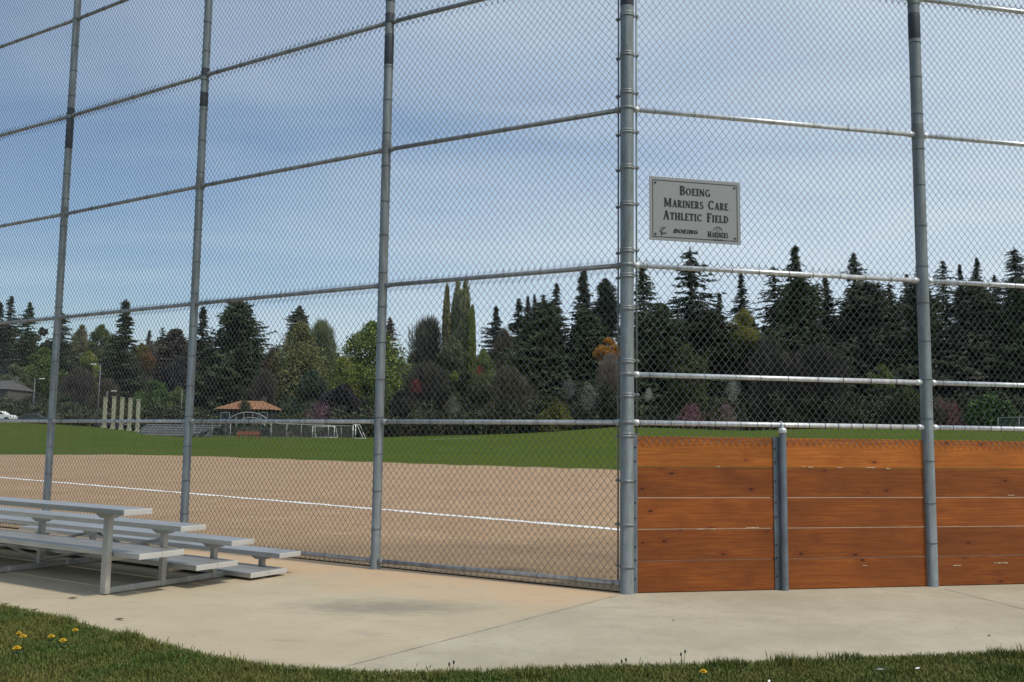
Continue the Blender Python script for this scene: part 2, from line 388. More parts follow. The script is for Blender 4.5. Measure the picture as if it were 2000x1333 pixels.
# near lawn: soil sheet + blades
M_LAWN = Mat('lawn_soil_thatch', .95, 0, .1)
_a = M_LAWN.noise(M_LAWN.geo, 3, 5, .6); _b = M_LAWN.noise(M_LAWN.geo, 40, 4, .7)
M_LAWN.color(M_LAWN.mix(M_LAWN.ramp(_b, [(.3, .6), (.7, 0.0)]), M_LAWN.mix(M_LAWN.ramp(_a, [(.35, 0.0), (.65, 1.0)]), (.040, .050, .014), (.085, .070, .025)), (.03, .025, .01)))
M_LAWN = M_LAWN.m
EX = [p.x for p in edge]; EY = [p.y for p in edge]
def edge_y(x): return np.interp(x, EX, EY)
xs_e = np.linspace(min(EX), max(EX), 220)
lawn_pts = [(x, edge_y(x) + .02 * math.sin(x * 23) + .015 * math.sin(x * 61 + 1)) for x in xs_e] + [(max(EX) + 3, 1.0), (-14, 1.0), (-14, EY[0])]
sheet('lawn', lawn_pts, .02, M_LAWN)
def m_blade(name, c1, c2, c3):
    m = Mat(name, .6, 0, .25); n = m.noise(m.geo, 1.6, 4, .6); n2 = m.noise(m.geo, 60, 2)
    c = m.mix(m.ramp(n, [(.36, 0.0), (.62, 1.0)]), c1, c2); c = m.mix(m.ramp(n2, [(.45, 0.0), (.72, .7)]), c, c3); m.color(c)
    m.b.inputs['Subsurface Weight'].default_value = 0; return m.m
M_GRASS = m_blade('lawn_blades', (.052, .108, .015), (.135, .142, .028), (.26, .20, .08))
def blades(n, seed):
    g = np.random.default_rng(seed)
    x = g.uniform(-6.5, 4.6, n * 3); dist = -g.exponential(.9, n * 3) + .05 * g.normal(size=n * 3) + .02
    y = edge_y(x) + dist
    depth = y; ok = (y > 4.9) & (np.abs(x) < .60 * y + .3); x, y, dist = x[ok][:n], y[ok][:n], dist[ok][:n]; n = len(x)
    h = g.uniform(.012, .036, n) * (1 + .55 * np.exp(-((dist + .04) / .07) ** 2) * g.random(n)) * (.8 + .5 * (np.sin(x * 3.1) * np.sin(y * 4.7) + 1) / 2)
    a = g.uniform(0, 2 * np.pi, n); lean = g.uniform(.1, .9, n) * h; la = g.uniform(0, 2 * np.pi, n); w = g.uniform(.0018, .0038, n); tuft = np.sin(x * 7.3 + 2 * np.sin(y * 5)) * np.sin(y * 9.1 + 2 * np.sin(x * 3.7)) > .62; h = h * np.where(tuft, 1.7, 1.0)
    dx, dy = np.cos(a) * w, np.sin(a) * w; V = np.zeros((n, 5, 3)); z0 = .018
    V[:, 0] = np.c_[x - dx, y - dy, np.full(n, z0)]; V[:, 1] = np.c_[x + dx, y + dy, np.full(n, z0)]
    mx, my = x + np.cos(la) * lean * .35, y + np.sin(la) * lean * .35
    V[:, 2] = np.c_[mx + dx * .8, my + dy * .8, z0 + h * .6]; V[:, 3] = np.c_[mx - dx * .8, my - dy * .8, z0 + h * .6]
    V[:, 4] = np.c_[x + np.cos(la) * lean, y + np.sin(la) * lean, z0 + h]
    b = np.arange(n)[:, None] * 5
    F = np.concatenate([b + [0, 1, 2], b + [0, 2, 3], b + [3, 2, 4]])
    return V, F
V, Fb = blades(150000, 5)
o = obj('grass', np_mesh('grass', V, Fb), M_GRASS); tag(o, 'short green lawn grass along the near edge of the concrete path', 'grass', kind='stuff')

# ---------------------------------------------------------------- backstop
H1, HM, H2, H3, H4, H5, H6 = 1.5588, 2.008, 3.0456, 4.572, 6.049, 7.539, 9.05
bs = empty('backstop_fence', PP[3])
tag(bs, 'tall chain link baseball backstop with galvanised pipe posts and orange wooden kickboards', 'fence')
O = PP[3].copy()
def loc(p): return Vector(p) - O
# posts
post_specs = [(P_LEFT[0], .05), (P_LEFT[1], .05), (P_LEFT[2], .05), (PP[0], .05), (PP[1], .05), (PP[2], .051), (PP[3], .065), (PP[4], .058), (P_RIGHT[0], .058), (P_RIGHT[1], .058)]
posts = []
for p, r in post_specs:
    b = MB().lathe((0, 0, 0), [(r + .006, -.05), (r + .004, .006), (r, .012), (r, 3.0), (r, 6.0), (r, H6 + .02), (r * .75, H6 + .06), (.001, H6 + .075)], 28)
    o = b.build('post', M_POST, bs); o.location = loc(p); posts.append(o)
tag(posts[6], 'thick corner post with band clamps on both sides')
# thin dark bands at set heights and junction clamps on the posts
def patch(pi, z0, z1, name='dark_patch', mat=M_PATCH):
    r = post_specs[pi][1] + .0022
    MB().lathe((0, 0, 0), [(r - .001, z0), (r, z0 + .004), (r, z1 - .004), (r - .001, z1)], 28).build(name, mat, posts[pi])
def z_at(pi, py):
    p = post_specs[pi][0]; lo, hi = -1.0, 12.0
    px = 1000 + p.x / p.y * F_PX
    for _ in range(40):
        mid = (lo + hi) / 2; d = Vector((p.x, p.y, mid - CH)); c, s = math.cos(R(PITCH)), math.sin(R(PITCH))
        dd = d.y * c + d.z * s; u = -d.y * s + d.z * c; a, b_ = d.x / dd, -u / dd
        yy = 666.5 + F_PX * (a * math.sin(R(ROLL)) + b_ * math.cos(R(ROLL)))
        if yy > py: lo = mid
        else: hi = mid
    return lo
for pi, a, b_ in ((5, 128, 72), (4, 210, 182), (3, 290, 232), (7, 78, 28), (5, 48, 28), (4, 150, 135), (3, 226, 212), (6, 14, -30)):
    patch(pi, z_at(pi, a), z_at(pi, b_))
M_GRIME = simple('pipe_grime', (.16, .165, .165), .6, .2, .3, 8)
for pi in (5, 4, 3, 7):
    patch(pi, H3 - .05, H3 + .11, 'rail_collar', M_GRIME)
# rails
RR = .0235
chain = {'L': [p for p, r in post_specs[:7]], 'R': [p for p, r in post_specs[6:]]}
rad = {i: r for i, (p, r) in enumerate(post_specs)}
ties = []       # (distance, kind, matrix, parent, size)
def rail(i, j, z, r=RR, mat=M_RAIL):
    a = post_specs[i][0]; b = post_specs[j][0]; d = (b - a).normalized()
    a = a + d * (rad[i] - .004); b = b - d * (rad[j] - .004); z = Vector((0, 0, z)); L_ = (b - a).length
    m = MB(); pts = [loc(a + z), loc(a + z + d * .03), loc(b + z - d * .03), loc(b + z)]
    m.tube([pts[0], pts[-1]], r, 18)
    # cast rail-end cups
    m.tube([pts[0], pts[0] + d * .045, pts[0] + d * .055], [r + .007, r + .007, r + .002], 18); m.tube([pts[-1], pts[-1] - d * .045, pts[-1] - d * .055], [r + .007, r + .007, r + .002], 18)
    o = m.build('rail', mat, bs); return o, a + z, b + z, d
def tie_ring(r, n=16, half=False):
    m = MB(); m.tube([(0, r * math.cos(2 * math.pi * k / n), r * math.sin(2 * math.pi * k / n)) for k in range(n)], .0026, 5, closed=True)
    m.tube([(0, 0, r), (.004, -.004, r + .012), (.010, -.002, r + .020)], .0022, 5)
    return m.mesh('wire_tie')
T_RAIL = tie_ring(RR + .0025); T_RAIL.materials.append(M_TIE)
T_POST = {}
for r in (.05, .051, .058, .065): T_POST[r] = tie_ring(r + .0035, 22); T_POST[r].materials.append(M_TIE)
rail_specs = []
for i in range(0, 6):
    for z in (.085, H1, H2, H3, H4, H5, H6 - .02): rail_specs.append((i, i + 1, z, .42 if z != H2 else .42))
for i in (6, 7, 8):
    for z, sp in ((H1, .145), (HM, .29), (H2, .29), (H3, .42), (H4, .5), (H5, .5), (H6 - .02, .5)): rail_specs.append((i, i + 1, z, sp))
M_RAIL_L = galv('unlit_left_rail', (.33, .34, .345), .30, .48); M_RAIL_L1 = galv('paler_left_rail', (.50, .52, .53), .30, .42)  # left rails: unlit look put into darker colour; eye-level row paler
for i, j, z, sp in rail_specs:
    o, a, b, d = rail(i, j, z, mat=M_RAIL if i >= 6 else (M_RAIL_L1 if z == H1 else M_RAIL_L))
    n = int((b - a).length / sp)
    for k in range(n):
        p = a + d * (sp * (k + .5) + random.uniform(-.02, .02))
        X = d; Z = Vector((random.uniform(-.08, .08), 0, 1)).normalized(); Y = Z.cross(X).normalized(); Z = X.cross(Y)
        mt = Matrix((X, Y, Z)).transposed().to_4x4(); mt.translation = p - O
        ties.append(((p - Vector((0, 0, CH))).length + (3 if z > 4 else 0) + (2.2 if z < .2 else 0), T_RAIL, mt, o))
for pi in range(1, 9):
    if pi == 6: continue
    p, r = post_specs[pi]; z = .42
    while z < H6:
        X = Vector((random.uniform(-.06, .06), random.uniform(-.06, .06), 1)).normalized(); Y = Vector((LD if pi < 6 else RD)).cross(X).normalized(); Z = X.cross(Y)
        mt = Matrix((X, Y, Z)).transposed().to_4x4(); mt.translation = p + Vector((0, 0, z)) - O
        # keep world orientation: parent post has only a translation
        ties.append(((p + Vector((0, 0, z)) - Vector((0, 0, CH))).length - 3.5, T_POST[r], mt, posts[pi])); z += .40 + random.uniform(-.03, .03)
ties.sort(key=lambda t: t[0])
for dist, me, mt, par in ties[:100]:
    o = obj('wire_tie', me, None, par); o.matrix_local = Matrix.Translation(-par.location) @ mt
rest = MB()
for dist, me, mt, par in ties[100:]:
    rest.add([mt @ v.co for v in me.vertices], [tuple(p.vertices) for p in me.polygons], True)
o = rest.build('wire_tie', M_TIE, bs); o['kind'] = 'stuff'

# chain link mesh: every wire a zigzag interlocked with its neighbours
PX_, QZ = .0362, .0443
def chainlink(width, z0, z1, seed=0, wr=.0024):
    n = int(width / PX_); m = int((z1 - z0) / QZ) + 1
    g = np.random.default_rng(seed)
    ph = np.arange(n)[:, None]; jj = np.arange(m + 1)[None, :]
    xx = (ph + ((jj + ph) % 2)) * PX_ + 0.0 * jj
    xx = xx * width / (n * PX_)
    zz = z0 + jj * QZ + 0.0 * ph
    zz = zz + .004 * np.sin(ph * .21 + seed) + .0015 * np.sin(jj * .5 + ph * .1)
    yy = np.where((jj + ph) % 2 == 0, .0022, -.0022) + .006 * np.sin(xx * 2.1 + seed) * np.sin(zz * 1.7)
    C = np.stack([xx, yy, zz], -1)                                    # (n, m+1, 3)
    # rings: three-sided wire, ring in the plane facing along z
    ang = np.array([0.5, 2.594, 4.689]); k = 3
    ring = np.stack([np.cos(ang) * wr * 1.32, np.sin(ang) * wr, np.zeros(k)], -1)
    V = (C[:, :, None, :] + ring[None, None]).reshape(-1, 3)
    idx = (np.arange(n)[:, None] * (m + 1) + np.arange(m)[None, :]) * k
    F = []
    for a in range(k):
        b = (a + 1) % k; F.append(np.stack([idx + a, idx + b, idx + k + b, idx + k + a], -1).reshape(-1, 4))
    # barbed ends: short twisted tips past the last node, top and bottom
    tv = []; tf = []; base = len(V)
    for top in (True, False):
        j = m if top else 0; s = 1 if top else -1
        P = C[:, j]; tip1 = P + np.stack([np.where((np.arange(n)) % 2 == 0, .012, .012), np.zeros(n), np.full(n, s * .020)], -1)
        for (A, B) in ((P, tip1), (P, P + np.stack([np.full(n, -.010), np.zeros(n), np.full(n, s * .019)], -1))):
            sel = ((j + np.arange(n)) % 2 == 0); A = A[sel]; B = B[sel]; q = len(A)
            vv = np.concatenate([A + [-.0045, -.0015, 0], A + [.0045, .0015, 0], B], 1).reshape(-1, 3)
            tv.append(vv); tf.append(np.arange(q)[:, None] * 3 + [0, 1, 2, 2] + base); base += q * 3
    V = np.concatenate([V] + tv); F = np.concatenate(F)
    me = bpy.data.meshes.new('chain_link_panel')
    tri = np.concatenate(tf)[:, :3]
    nv = len(V); me.vertices.add(nv); me.vertices.foreach_set('co', V.astype(np.float32).ravel())
    nq, ntr = len(F), len(tri); me.loops.add(nq * 4 + ntr * 3)
    me.loops.foreach_set('vertex_index', np.concatenate([F.ravel(), tri.ravel()]).astype(np.int32)); me.polygons.add(nq + ntr)
    me.polygons.foreach_set('loop_start', np.concatenate([np.arange(nq) * 4, nq * 4 + np.arange(ntr) * 3]).astype(np.int32))
    me.polygons.foreach_set('loop_total', np.concatenate([np.full(nq, 4), np.full(ntr, 3)]).astype(np.int32))
    me.polygons.foreach_set('use_smooth', np.ones(nq + ntr, dtype=bool)); me.update(calc_edges=True)
    me.materials.append(M_WIRE); return me
ZB = 1.385   # bottom of the right-hand mesh, just over the kickboard top edge
def pull_front(me):
    # below the lowest rail the mesh hangs in front of the kickboards
    n = len(me.vertices); c = np.zeros(n * 3, dtype=np.float32); me.vertices.foreach_get('co', c); c = c.reshape(-1, 3)
    c[:, 1] -= .048 * np.clip((1.60 - c[:, 2]) / .10, 0, 1); me.vertices.foreach_set('co', c.ravel()); me.update()
def hang(i, j, lo, seedbase):
    a, b = post_specs[i][0], post_specs[j][0]; d = (b - a).normalized(); nrm = LN if j <= 6 else RN
    s0 = .10 if i == 6 else 0; s1 = .10 if j == 6 else 0
    w = (b - a).length - s0 - s1
    for q, (z0, z1, off) in enumerate(((lo, H2 + .045, .029), (H2 - .055, H4 + .05, .036), (H4 - .05, H6, .029))):
        me = chainlink(w, z0, z1, seedbase + q)
        if q == 0 and i >= 6: pull_front(me)
        o = obj('chain_link_panel', me, None, bs)
        X = d; Z = Vector((0, 0, 1)); Y = Z.cross(X)
        mt = Matrix((X, Y, Z)).transposed().to_4x4()
        mt.translation = a + d * s0 + nrm * (off + (post_specs[5][1] - .045)) - O
        o.matrix_local = mt
for i in range(1, 6): hang(i, i + 1, .035, i * 5)
hang(0, 1, .035, 99)
for i in (6, 7, 8): hang(i, i + 1, ZB, i * 5 + 50)
# corner post: tension bars, brace bands with bolts
for sgn, dvec, nrm, zlo in ((-1, LD, LN, .05), (1, RD, RN, ZB - .03)):
    base = PP[3] + dvec * .105 + nrm * .030
    MB().tube([loc(base + Vector((0, 0, zlo))), loc(base + Vector((0, 0, 3.0))), loc(base + Vector((0, 0, H6)))], .0085, 8).build('tension_bar', M_POST, bs)
    zs = [.24, .62, 1.02, 1.43, 1.80, 2.12, 2.62, 2.93, 3.17, 3.62, 3.98, 4.33, 4.72, 5.10, 5.5, 5.9, 6.3, 6.8, 7.3, 7.8, 8.3, 8.8]
    for z in zs:
        z2 = z + (.022 if sgn > 0 else 0)
        if z2 < zlo: continue
        m = MB().lathe((0, 0, z2), [(.066, -.012), (.0695, -.011), (.0695, .011), (.066, .012)], 28)
        e = dvec * .112 + nrm * .030; ang = math.atan2(e.y, e.x)
        m.box((e.x * .80 , e.y * .80 , z2), (.075, .012, .022), rot=ang)
        m.tube([Vector((e.x, e.y, z2)) - nrm * .020, Vector((e.x, e.y, z2)) + nrm * .02], .008, 6)
        m.tube([Vector((e.x, e.y, z2)) - nrm * .026, Vector((e.x, e.y, z2)) - nrm * .016], .013, 6)
        m.build('brace_band', M_POST, posts[6])
# rail bands at the corner
for z in (H1, HM, H2, H3, H4, H5):
    MB().lathe((0, 0, z), [(.066, -.016), (.071, -.014), (.071, .014), (.066, .016)], 28).build('rail_band', M_POST, posts[6])

# kickboards: five cedar boards per bay, steel channels between
BH, BGAP, BT = .2800, .0075, .038
mid_post = PP[3] + RD * ((PP[4] - PP[3]).length * .4855)
def boards(p0, p1, tops=0):
    d = (p1 - p0).normalized(); c = (p0 + p1) / 2; L_ = (p1 - p0).length
    z = .004
    for k in range(5):
        gap = (.0070, .0088, .0085, .0048, 0)[k]
        h = BH
        m = MB().box((0, 0, 0), (L_, BT, h))
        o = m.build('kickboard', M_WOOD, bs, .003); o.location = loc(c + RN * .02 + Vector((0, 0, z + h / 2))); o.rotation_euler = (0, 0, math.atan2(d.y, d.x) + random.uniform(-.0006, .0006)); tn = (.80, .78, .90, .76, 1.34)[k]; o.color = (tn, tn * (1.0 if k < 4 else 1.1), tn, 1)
        z += h + gap
P7 = P_RIGHT[0]
M_CHIP = simple('bare_wood_chip', (.55, .45, .30), .8, 0, .2, 30)
mid2 = PP[4] + RD * 1.50
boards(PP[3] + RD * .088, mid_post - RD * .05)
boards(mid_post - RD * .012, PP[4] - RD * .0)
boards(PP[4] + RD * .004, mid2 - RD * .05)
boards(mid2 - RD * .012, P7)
def chips(specs):
    # pale torn spots along the board seams: (picture column, picture row, length)
    for px, py, l in specs:
        r = ray(px, py); base = PP[3] - RN * .0015; t = (base.x * RN.x + base.y * RN.y) / (r.x * RN.x + r.y * RN.y); c = Vector((r.x * t, r.y * t, r.z * t + CH))
        n = 9; up = [(-l / 2 + l * k / (n - 1), random.uniform(.001, .006)) for k in range(n)]; dn = [(x, -random.uniform(.000, .005)) for x, _ in reversed(up)]
        m = MB(); m.prism(up + dn, -.0015, .0012, lambda a, b, d: loc(c + RD * a + Vector((0, 0, b)) + RN * d)); m.build('chip_mark', M_CHIP, bs)
chips([(1403, 912, .035), (1569, 912, .03), (1583, 913, .06), (1640, 914, .07), (1700, 914, .10), (1735, 916, .05), (1368, 1034, .07), (1392, 1034, .05), (1470, 1031, .13), (1975, 968, .08), (1870, 1105, .10), (1955, 1100, .16), (1690, 1105, .05)])
ZT = 1.437
def channel(c, w, name='steel_channel', mat=M_CHANNEL):
    # flat web facing the camera with two return flanges
    ang = math.atan2(RD.y, RD.x)
    m = MB().box(loc(c + Vector((0, 0, ZT / 2 + .004))), (w, .006, ZT + .008), rot=ang)
    for s in (-1, 1): m.box(loc(c + RD * s * (w / 2 - .003) + RN * .033 + Vector((0, 0, ZT / 2 + .002))), (.0055, .060, ZT + .002), rot=ang)
    o = m.build(name, mat, bs)
    for z in (.13, .30, .42, .68, .82, 1.02, 1.20, 1.33):
        q = loc(c - RD * (w * .28) + Vector((0, 0, z)))
        MB().tube([q, q - RN * .010], .009, 6).build('bolt', M_BOLT, o)
channel(PP[3] + RD * .083 - RN * .008, .030, 'side_channel')
for mp in (mid_post, mid2):
    channel(mp - RD * .030 - RN * .008, .062)
    p = mp + RD * .022 - RN * .040
    b = MB().lathe((0, 0, 0), [(.034, -.02), (.0335, H1 - .075)], 20)
    o = b.build('short_post', M_CHANNEL, bs); o.location = loc(p)
    cp = MB().lathe((0, 0, H1 - .078), [(.036, 0), (.039, .004), (.039, .032), (.034, .044), (.014, .050)], 20)
    cp.tube([(0, 0, H1 - .03), (0, 0, H1 - .016)] , .012, 10)
    off = RN * .04
    cp.tube([(off.x + (RR + .006) * math.sin(a) * -RN.x * 1.0, off.y + (RR + .006) * math.sin(a) * -RN.y, H1 + (RR + .006) * math.cos(a)) for a in [k * 2 * math.pi / 14 for k in range(14)]], .008, 6, closed=True)
    cp.build('post_cap', M_RAIL, o)
# ---------------------------------------------------------------- field sign
def sign():
    A = RD; 
    # place on the camera side of the right-hand mesh
    def onplane(px, py, off):
        n = RN; r = ray(px, py); base = PP[3] + RN * off
        t = (base.x * n.x + base.y * n.y) / (r.x * n.x + r.y * n.y); return Vector((r.x * t, r.y * t, r.z * t + CH))
    off = -.012
    tl, tr, bl, br = onplane(1268, 345, off), onplane(1446, 356, off), onplane(1268, 469, off), onplane(1446, 479, off)
    c = (tl + tr + bl + br) / 4; W = ((tr - tl).length + (br - bl).length) / 2; H = ((tl - bl).length + (tr - br).length) / 2
    W = (tr - tl).dot(RD) * .5 + (br - bl).dot(RD) * .5
    root = empty('field_sign', c, math.atan2(RD.y, RD.x))
    tag(root, 'silver rectangular field name sign hung on the chain link right of the corner post', 'sign')
    M_S = Mat('brushed_sign_face', .42, .35); n = M_S.noise(M_S.map(M_S.obj, (40, 1, 1.5)), 3, 3); M_S.color(M_S.mix(n, (.28, .276, .26), (.34, .335, .32))); M_S = M_S.m
    M_K = simple('sign_black_ink', (.018, .018, .018), .6)
    MB().box((0, 0, 0), (W, .004, H)).build('sign_panel', M_S, root, .001)
    def fn(a, b, d): return Vector((a, d, b))
    y0, y1 = -.0048, -.0020
    bw, ins = .005, .033
    m = MB(); hx, hz = W / 2 - ins, H / 2 - ins
    for p in ([(-hx, hz), (hx, hz), (hx, hz - bw), (-hx, hz - bw)], [(-hx, -hz), (hx, -hz), (hx, -hz + bw), (-hx, -hz + bw)], [(-hx, -hz + bw), (-hx + bw, -hz + bw), (-hx + bw, hz - bw), (-hx, hz - bw)], [(hx - bw, -hz + bw), (hx, -hz + bw), (hx, hz - bw), (hx - bw, hz - bw)]):
        m.prism(p, y0, y1, fn)
    m.build('border_line', M_K, root)
    for sx in (-1, 1):
        for sz in (-1, 1):
            q = Vector((sx * (hx - .028), -.002, sz * (hz - .028))); MB().tube([q, q + Vector((0, -.007, 0))], .0095, 10).build('screw', M_K, root)
    # stroke letters: unit height 1; each stroke = (points, thick?)
    T, t = .17, .07
    def arcp(cx, cy, rx, ry, a0, a1, n=10): return [(cx + rx * math.cos(R(a0 + (a1 - a0) * k / n)), cy + ry * math.sin(R(a0 + (a1 - a0) * k / n))) for k in range(n + 1)]
    G = {
     'B': (.50, [([(.12, 0), (.12, 1)], T), (arcp(.16, .76, .26, .24, 90, -90), .12), (arcp(.16, .27, .31, .27, 90, -90), .13), ([(0, 0), (.2, 0)], t), ([(0, 1), (.2, 1)], t)]),
     'O': (.64, [(arcp(.32, .5, .25, .47, 0, 360, 22), .12)]),
     'E': (.44, [([(.12, 0), (.12, 1)], T), ([(.0, .97), (.42, .97)], t), ([(.12, .52), (.36, .52)], t), ([(0, .03), (.44, .03)], t), ([(.41, 1), (.41, .85)], t), ([(.43, 0), (.43, .17)], t)]),
     'I': (.26, [([(.13, 0), (.13, 1)], T), ([(.0, .02), (.26, .02)], t), ([(0, .98), (.26, .98)], t)]),
     'N': (.62, [([(.09, 0), (.09, 1)], t), ([(.09, 1), (.52, .0)], T), ([(.53, 0), (.53, 1)], t), ([(0, .02), (.18, .02)], t), ([(.44, .98), (.62, .98)], t)]),
     'G': (.60, [(arcp(.32, .5, .25, .47, 45, 320, 18), .12), ([(.52, .02), (.52, .42)], .13), ([(.40, .42), (.60, .42)], t)]),
     'M': (.78, [([(.10, 0), (.10, 1)], t), ([(.10, 1), (.38, .08)], T), ([(.38, .08), (.64, 1)], t), ([(.66, 0), (.66, 1)], T), ([(0, .02), (.2, .02)], t), ([(.56, .02), (.77, .02)], t)]),
     'A': (.58, [([(.08, 0), (.29, 1)], t), ([(.29, 1), (.49, 0)], T), ([(.16, .36), (.42, .36)], t), ([(0, .02), (.17, .02)], t), ([(.39, .02), (.58, .02)], t)]),
     'R': (.54, [([(.12, 0), (.12, 1)], T), (arcp(.16, .74, .25, .25, 90, -90), .12), ([(.22, .48), (.50, .0)], .15), ([(0, .02), (.22, .02)], t), ([(0, .98), (.2, .98)], t)]),
     'S': (.44, [(arcp(.22, .74, .15, .23, 30, 250, 10) + arcp(.21, .26, .17, .25, 75, -150, 12), .12)]),
     'C': (.58, [(arcp(.32, .5, .25, .47, 48, 312, 18), .12), ([(.50, .97), (.50, .76)], t), ([(.50, .03), (.50, .22)], t)]),
     'T': (.50, [([(.25, 0), (.25, 1)], T), ([(.0, .97), (.5, .97)], t), ([(.03, 1), (.02, .8)], t), ([(.47, 1), (.48, .8)], t), ([(.14, .02), (.36, .02)], t)]),
     'H': (.62, [([(.12, 0), (.12, 1)], T), ([(.50, 0), (.50, 1)], T), ([(.12, .52), (.50, .52)], t), ([(0, .02), (.24, .02)], t), ([(.38, .02), (.62, .02)], t), ([(0, .98), (.24, .98)], t), ([(.38, .98), (.62, .98)], t)]),
     'L': (.44, [([(.12, 0), (.12, 1)], T), ([(0, .03), (.44, .03)], t), ([(.42, 0), (.42, .2)], t), ([(0, .98), (.24, .98)], t)]),
     'F': (.42, [([(.12, 0), (.12, 1)], T), ([(.0, .97), (.42, .97)], t), ([(.12, .50), (.36, .50)], t), ([(0, .02), (.24, .02)], t), ([(.41, 1), (.41, .82)], t)]),
     'D': (.60, [([(.12, 0), (.12, 1)], T), (arcp(.14, .5, .37, .48, 90, -90, 14), .12), ([(0, .02), (.16, .02)], t), ([(0, .98), (.16, .98)], t)]),
    }
    SANS = {'B': (.6, [([(.1, 0), (.1, 1)], .2), (arcp(.3, .75, .2, .2, 90, -90), .2), (arcp(.3, .28, .24, .22, 90, -90), .2), ([(.1, .95), (.3, .95)], .17), ([(.1, .52), (.3, .52)], .14), ([(.1, .08), (.3, .08)], .17)]),
            'O': (.66, [(arcp(.33, .5, .25, .4, 0, 360, 20), .2)]),
            'E': (.52, [([(.1, 0), (.1, 1)], .2), ([(.1, .91), (.5, .91)], .18), ([(.1, .5), (.46, .5)], .16), ([(.1, .09), (.5, .09)], .18)]),
            'I': (.22, [([(.1, 0), (.1, 1)], .2)]), 'N': (.62, [([(.1, 0), (.1, 1)], .2), ([(.1, .95), (.5, .05)], .2), ([(.5, 0), (.5, 1)], .2)]),
            'G': (.66, [(arcp(.33, .5, .25, .4, 50, 310, 16), .2), ([(.52, .1), (.52, .5)], .18), ([(.34, .46), (.58, .46)], .15)])}
    def stroke(m, pts, w, tf):
        if w > .04: w += .035
        if len(pts) == 2:
            (x0, z0), (x1, z1) = pts; dx, dz = x1 - x0, z1 - z0; l = math.hypot(dx, dz)
            nx, nz = -dz / l * w / 2, dx / l * w / 2
            if abs(dx) > 1e-6 and abs(dz) > .5: nx, nz = w / 2 * 1.0, 0      # slanted stems keep a flat foot
            q = [tf(x0 + nx, z0 + nz), tf(x1 + nx, z1 + nz), tf(x1 - nx, z1 - nz), tf(x0 - nx, z0 - nz)]
            m.prism(q, y0, y1, fn); return
        P = [Vector((a, b)) for a, b in pts]
        Ls = []; Rs = []
        for i, p in enumerate(P):
            tt = (P[min(i + 1, len(P) - 1)] - P[max(i - 1, 0)]).normalized(); n_ = Vector((-tt.y, tt.x))
            ww = w * (.55 + .55 * abs(tt.y)) / 2     # thick on the sides, thin on top and bottom
            Ls.append(p + n_ * ww); Rs.append(p - n_ * ww)
        for i in range(len(P) - 1): m.prism([tf(*Ls[i]), tf(*Ls[i + 1]), tf(*Rs[i + 1]), tf(*Rs[i])], y0, y1, fn)
    def text(s, cx, zb, h, width, font=G, shear=0, caps=.80, name='lettering', wscale=1):
        items = []; x = 0; words = s.split(' ')
        for wi, word in enumerate(words):
            if wi: x += .45 * h
            for ci, ch in enumerate(word):
                hh = h if (ci == 0 and font is G) else h * (caps if font is G else 1)
                g = font[ch]; items.append((g, x, hh, wi)); x += (g[0] + .11) * hh
        x -= .11 * h; k = width / x; ms = [MB() for _ in words]
        for g, gx, hh, wi in items:
            for pts, w in g[1]:
                stroke(ms[wi], pts, w, lambda a, b: (cx - width / 2 + (gx + a * hh) * k + shear * b * hh, zb + b * hh))
        for m in ms: m.build(name, M_K, root)
    # sizes in metres from the photo: the sign is W wide
    text('BOEING', -.004, H * .5 - H * .262, H * .135, W * .33)
    text('MARINERS CARE', .008, H * .5 - H * .462, H * .135, W * .70)
    text('ATHLETIC FIELD', .006, H * .5 - H * .662, H * .135, W * .71)
    text('BOEING', -.105, H * .5 - H * .870, H * .062, W * .265, SANS, .35)
    text('MARINERS', W * .245, H * .5 - H * .900, H * .092, W * .225, G, 0, .84)
    # ring-and-swoosh emblem left of the small lettering
    m = MB(); cx, cz, rr = -W * .350, -H * .345, H * .052; tf = lambda a, b: (a, b)
    stroke(m, arcp(cx, cz, rr * .95, rr, 70, 345, 18), .0055, tf)
    stroke(m, arcp(cx + rr * .55, cz - rr * .15, rr * 1.55, rr * .55, 165, 290, 12), .006, tf)
    stroke(m, [(cx - rr * .55, cz - rr * 1.45), (cx - rr * .62, cz - rr * .5), (cx - rr * .1, cz + rr * .55), (cx + rr * .75, cz + rr * 1.05)], .008, tf)
    m.build('emblem', M_K, root)
    # half compass over the right-hand lettering and its lower points
    m = MB(); cx, cz, rr = W * .245, -H * .300, H * .070
    stroke(m, arcp(cx, cz, rr, rr * .95, 5, 175, 16), .006, tf)
    stroke(m, arcp(cx, cz + rr * .30, rr * .42, rr * .30, 190, 350, 8), .004, tf)
    for a in (60, 90, 120): stroke(m, [(cx + rr * .55 * math.cos(R(a)), cz + rr * .5 * math.sin(R(a))), (cx + rr * .8 * math.cos(R(a)), cz + rr * .75 * math.sin(R(a)))], .005, tf)
    for x in (-.85, -.3, .3, .85): stroke(m, arcp(cx + x * rr, cz - rr * 1.75, rr * .24, rr * .42, 190, 350, 8), .0055, tf)
    m.build('emblem', M_K, root)
sign()

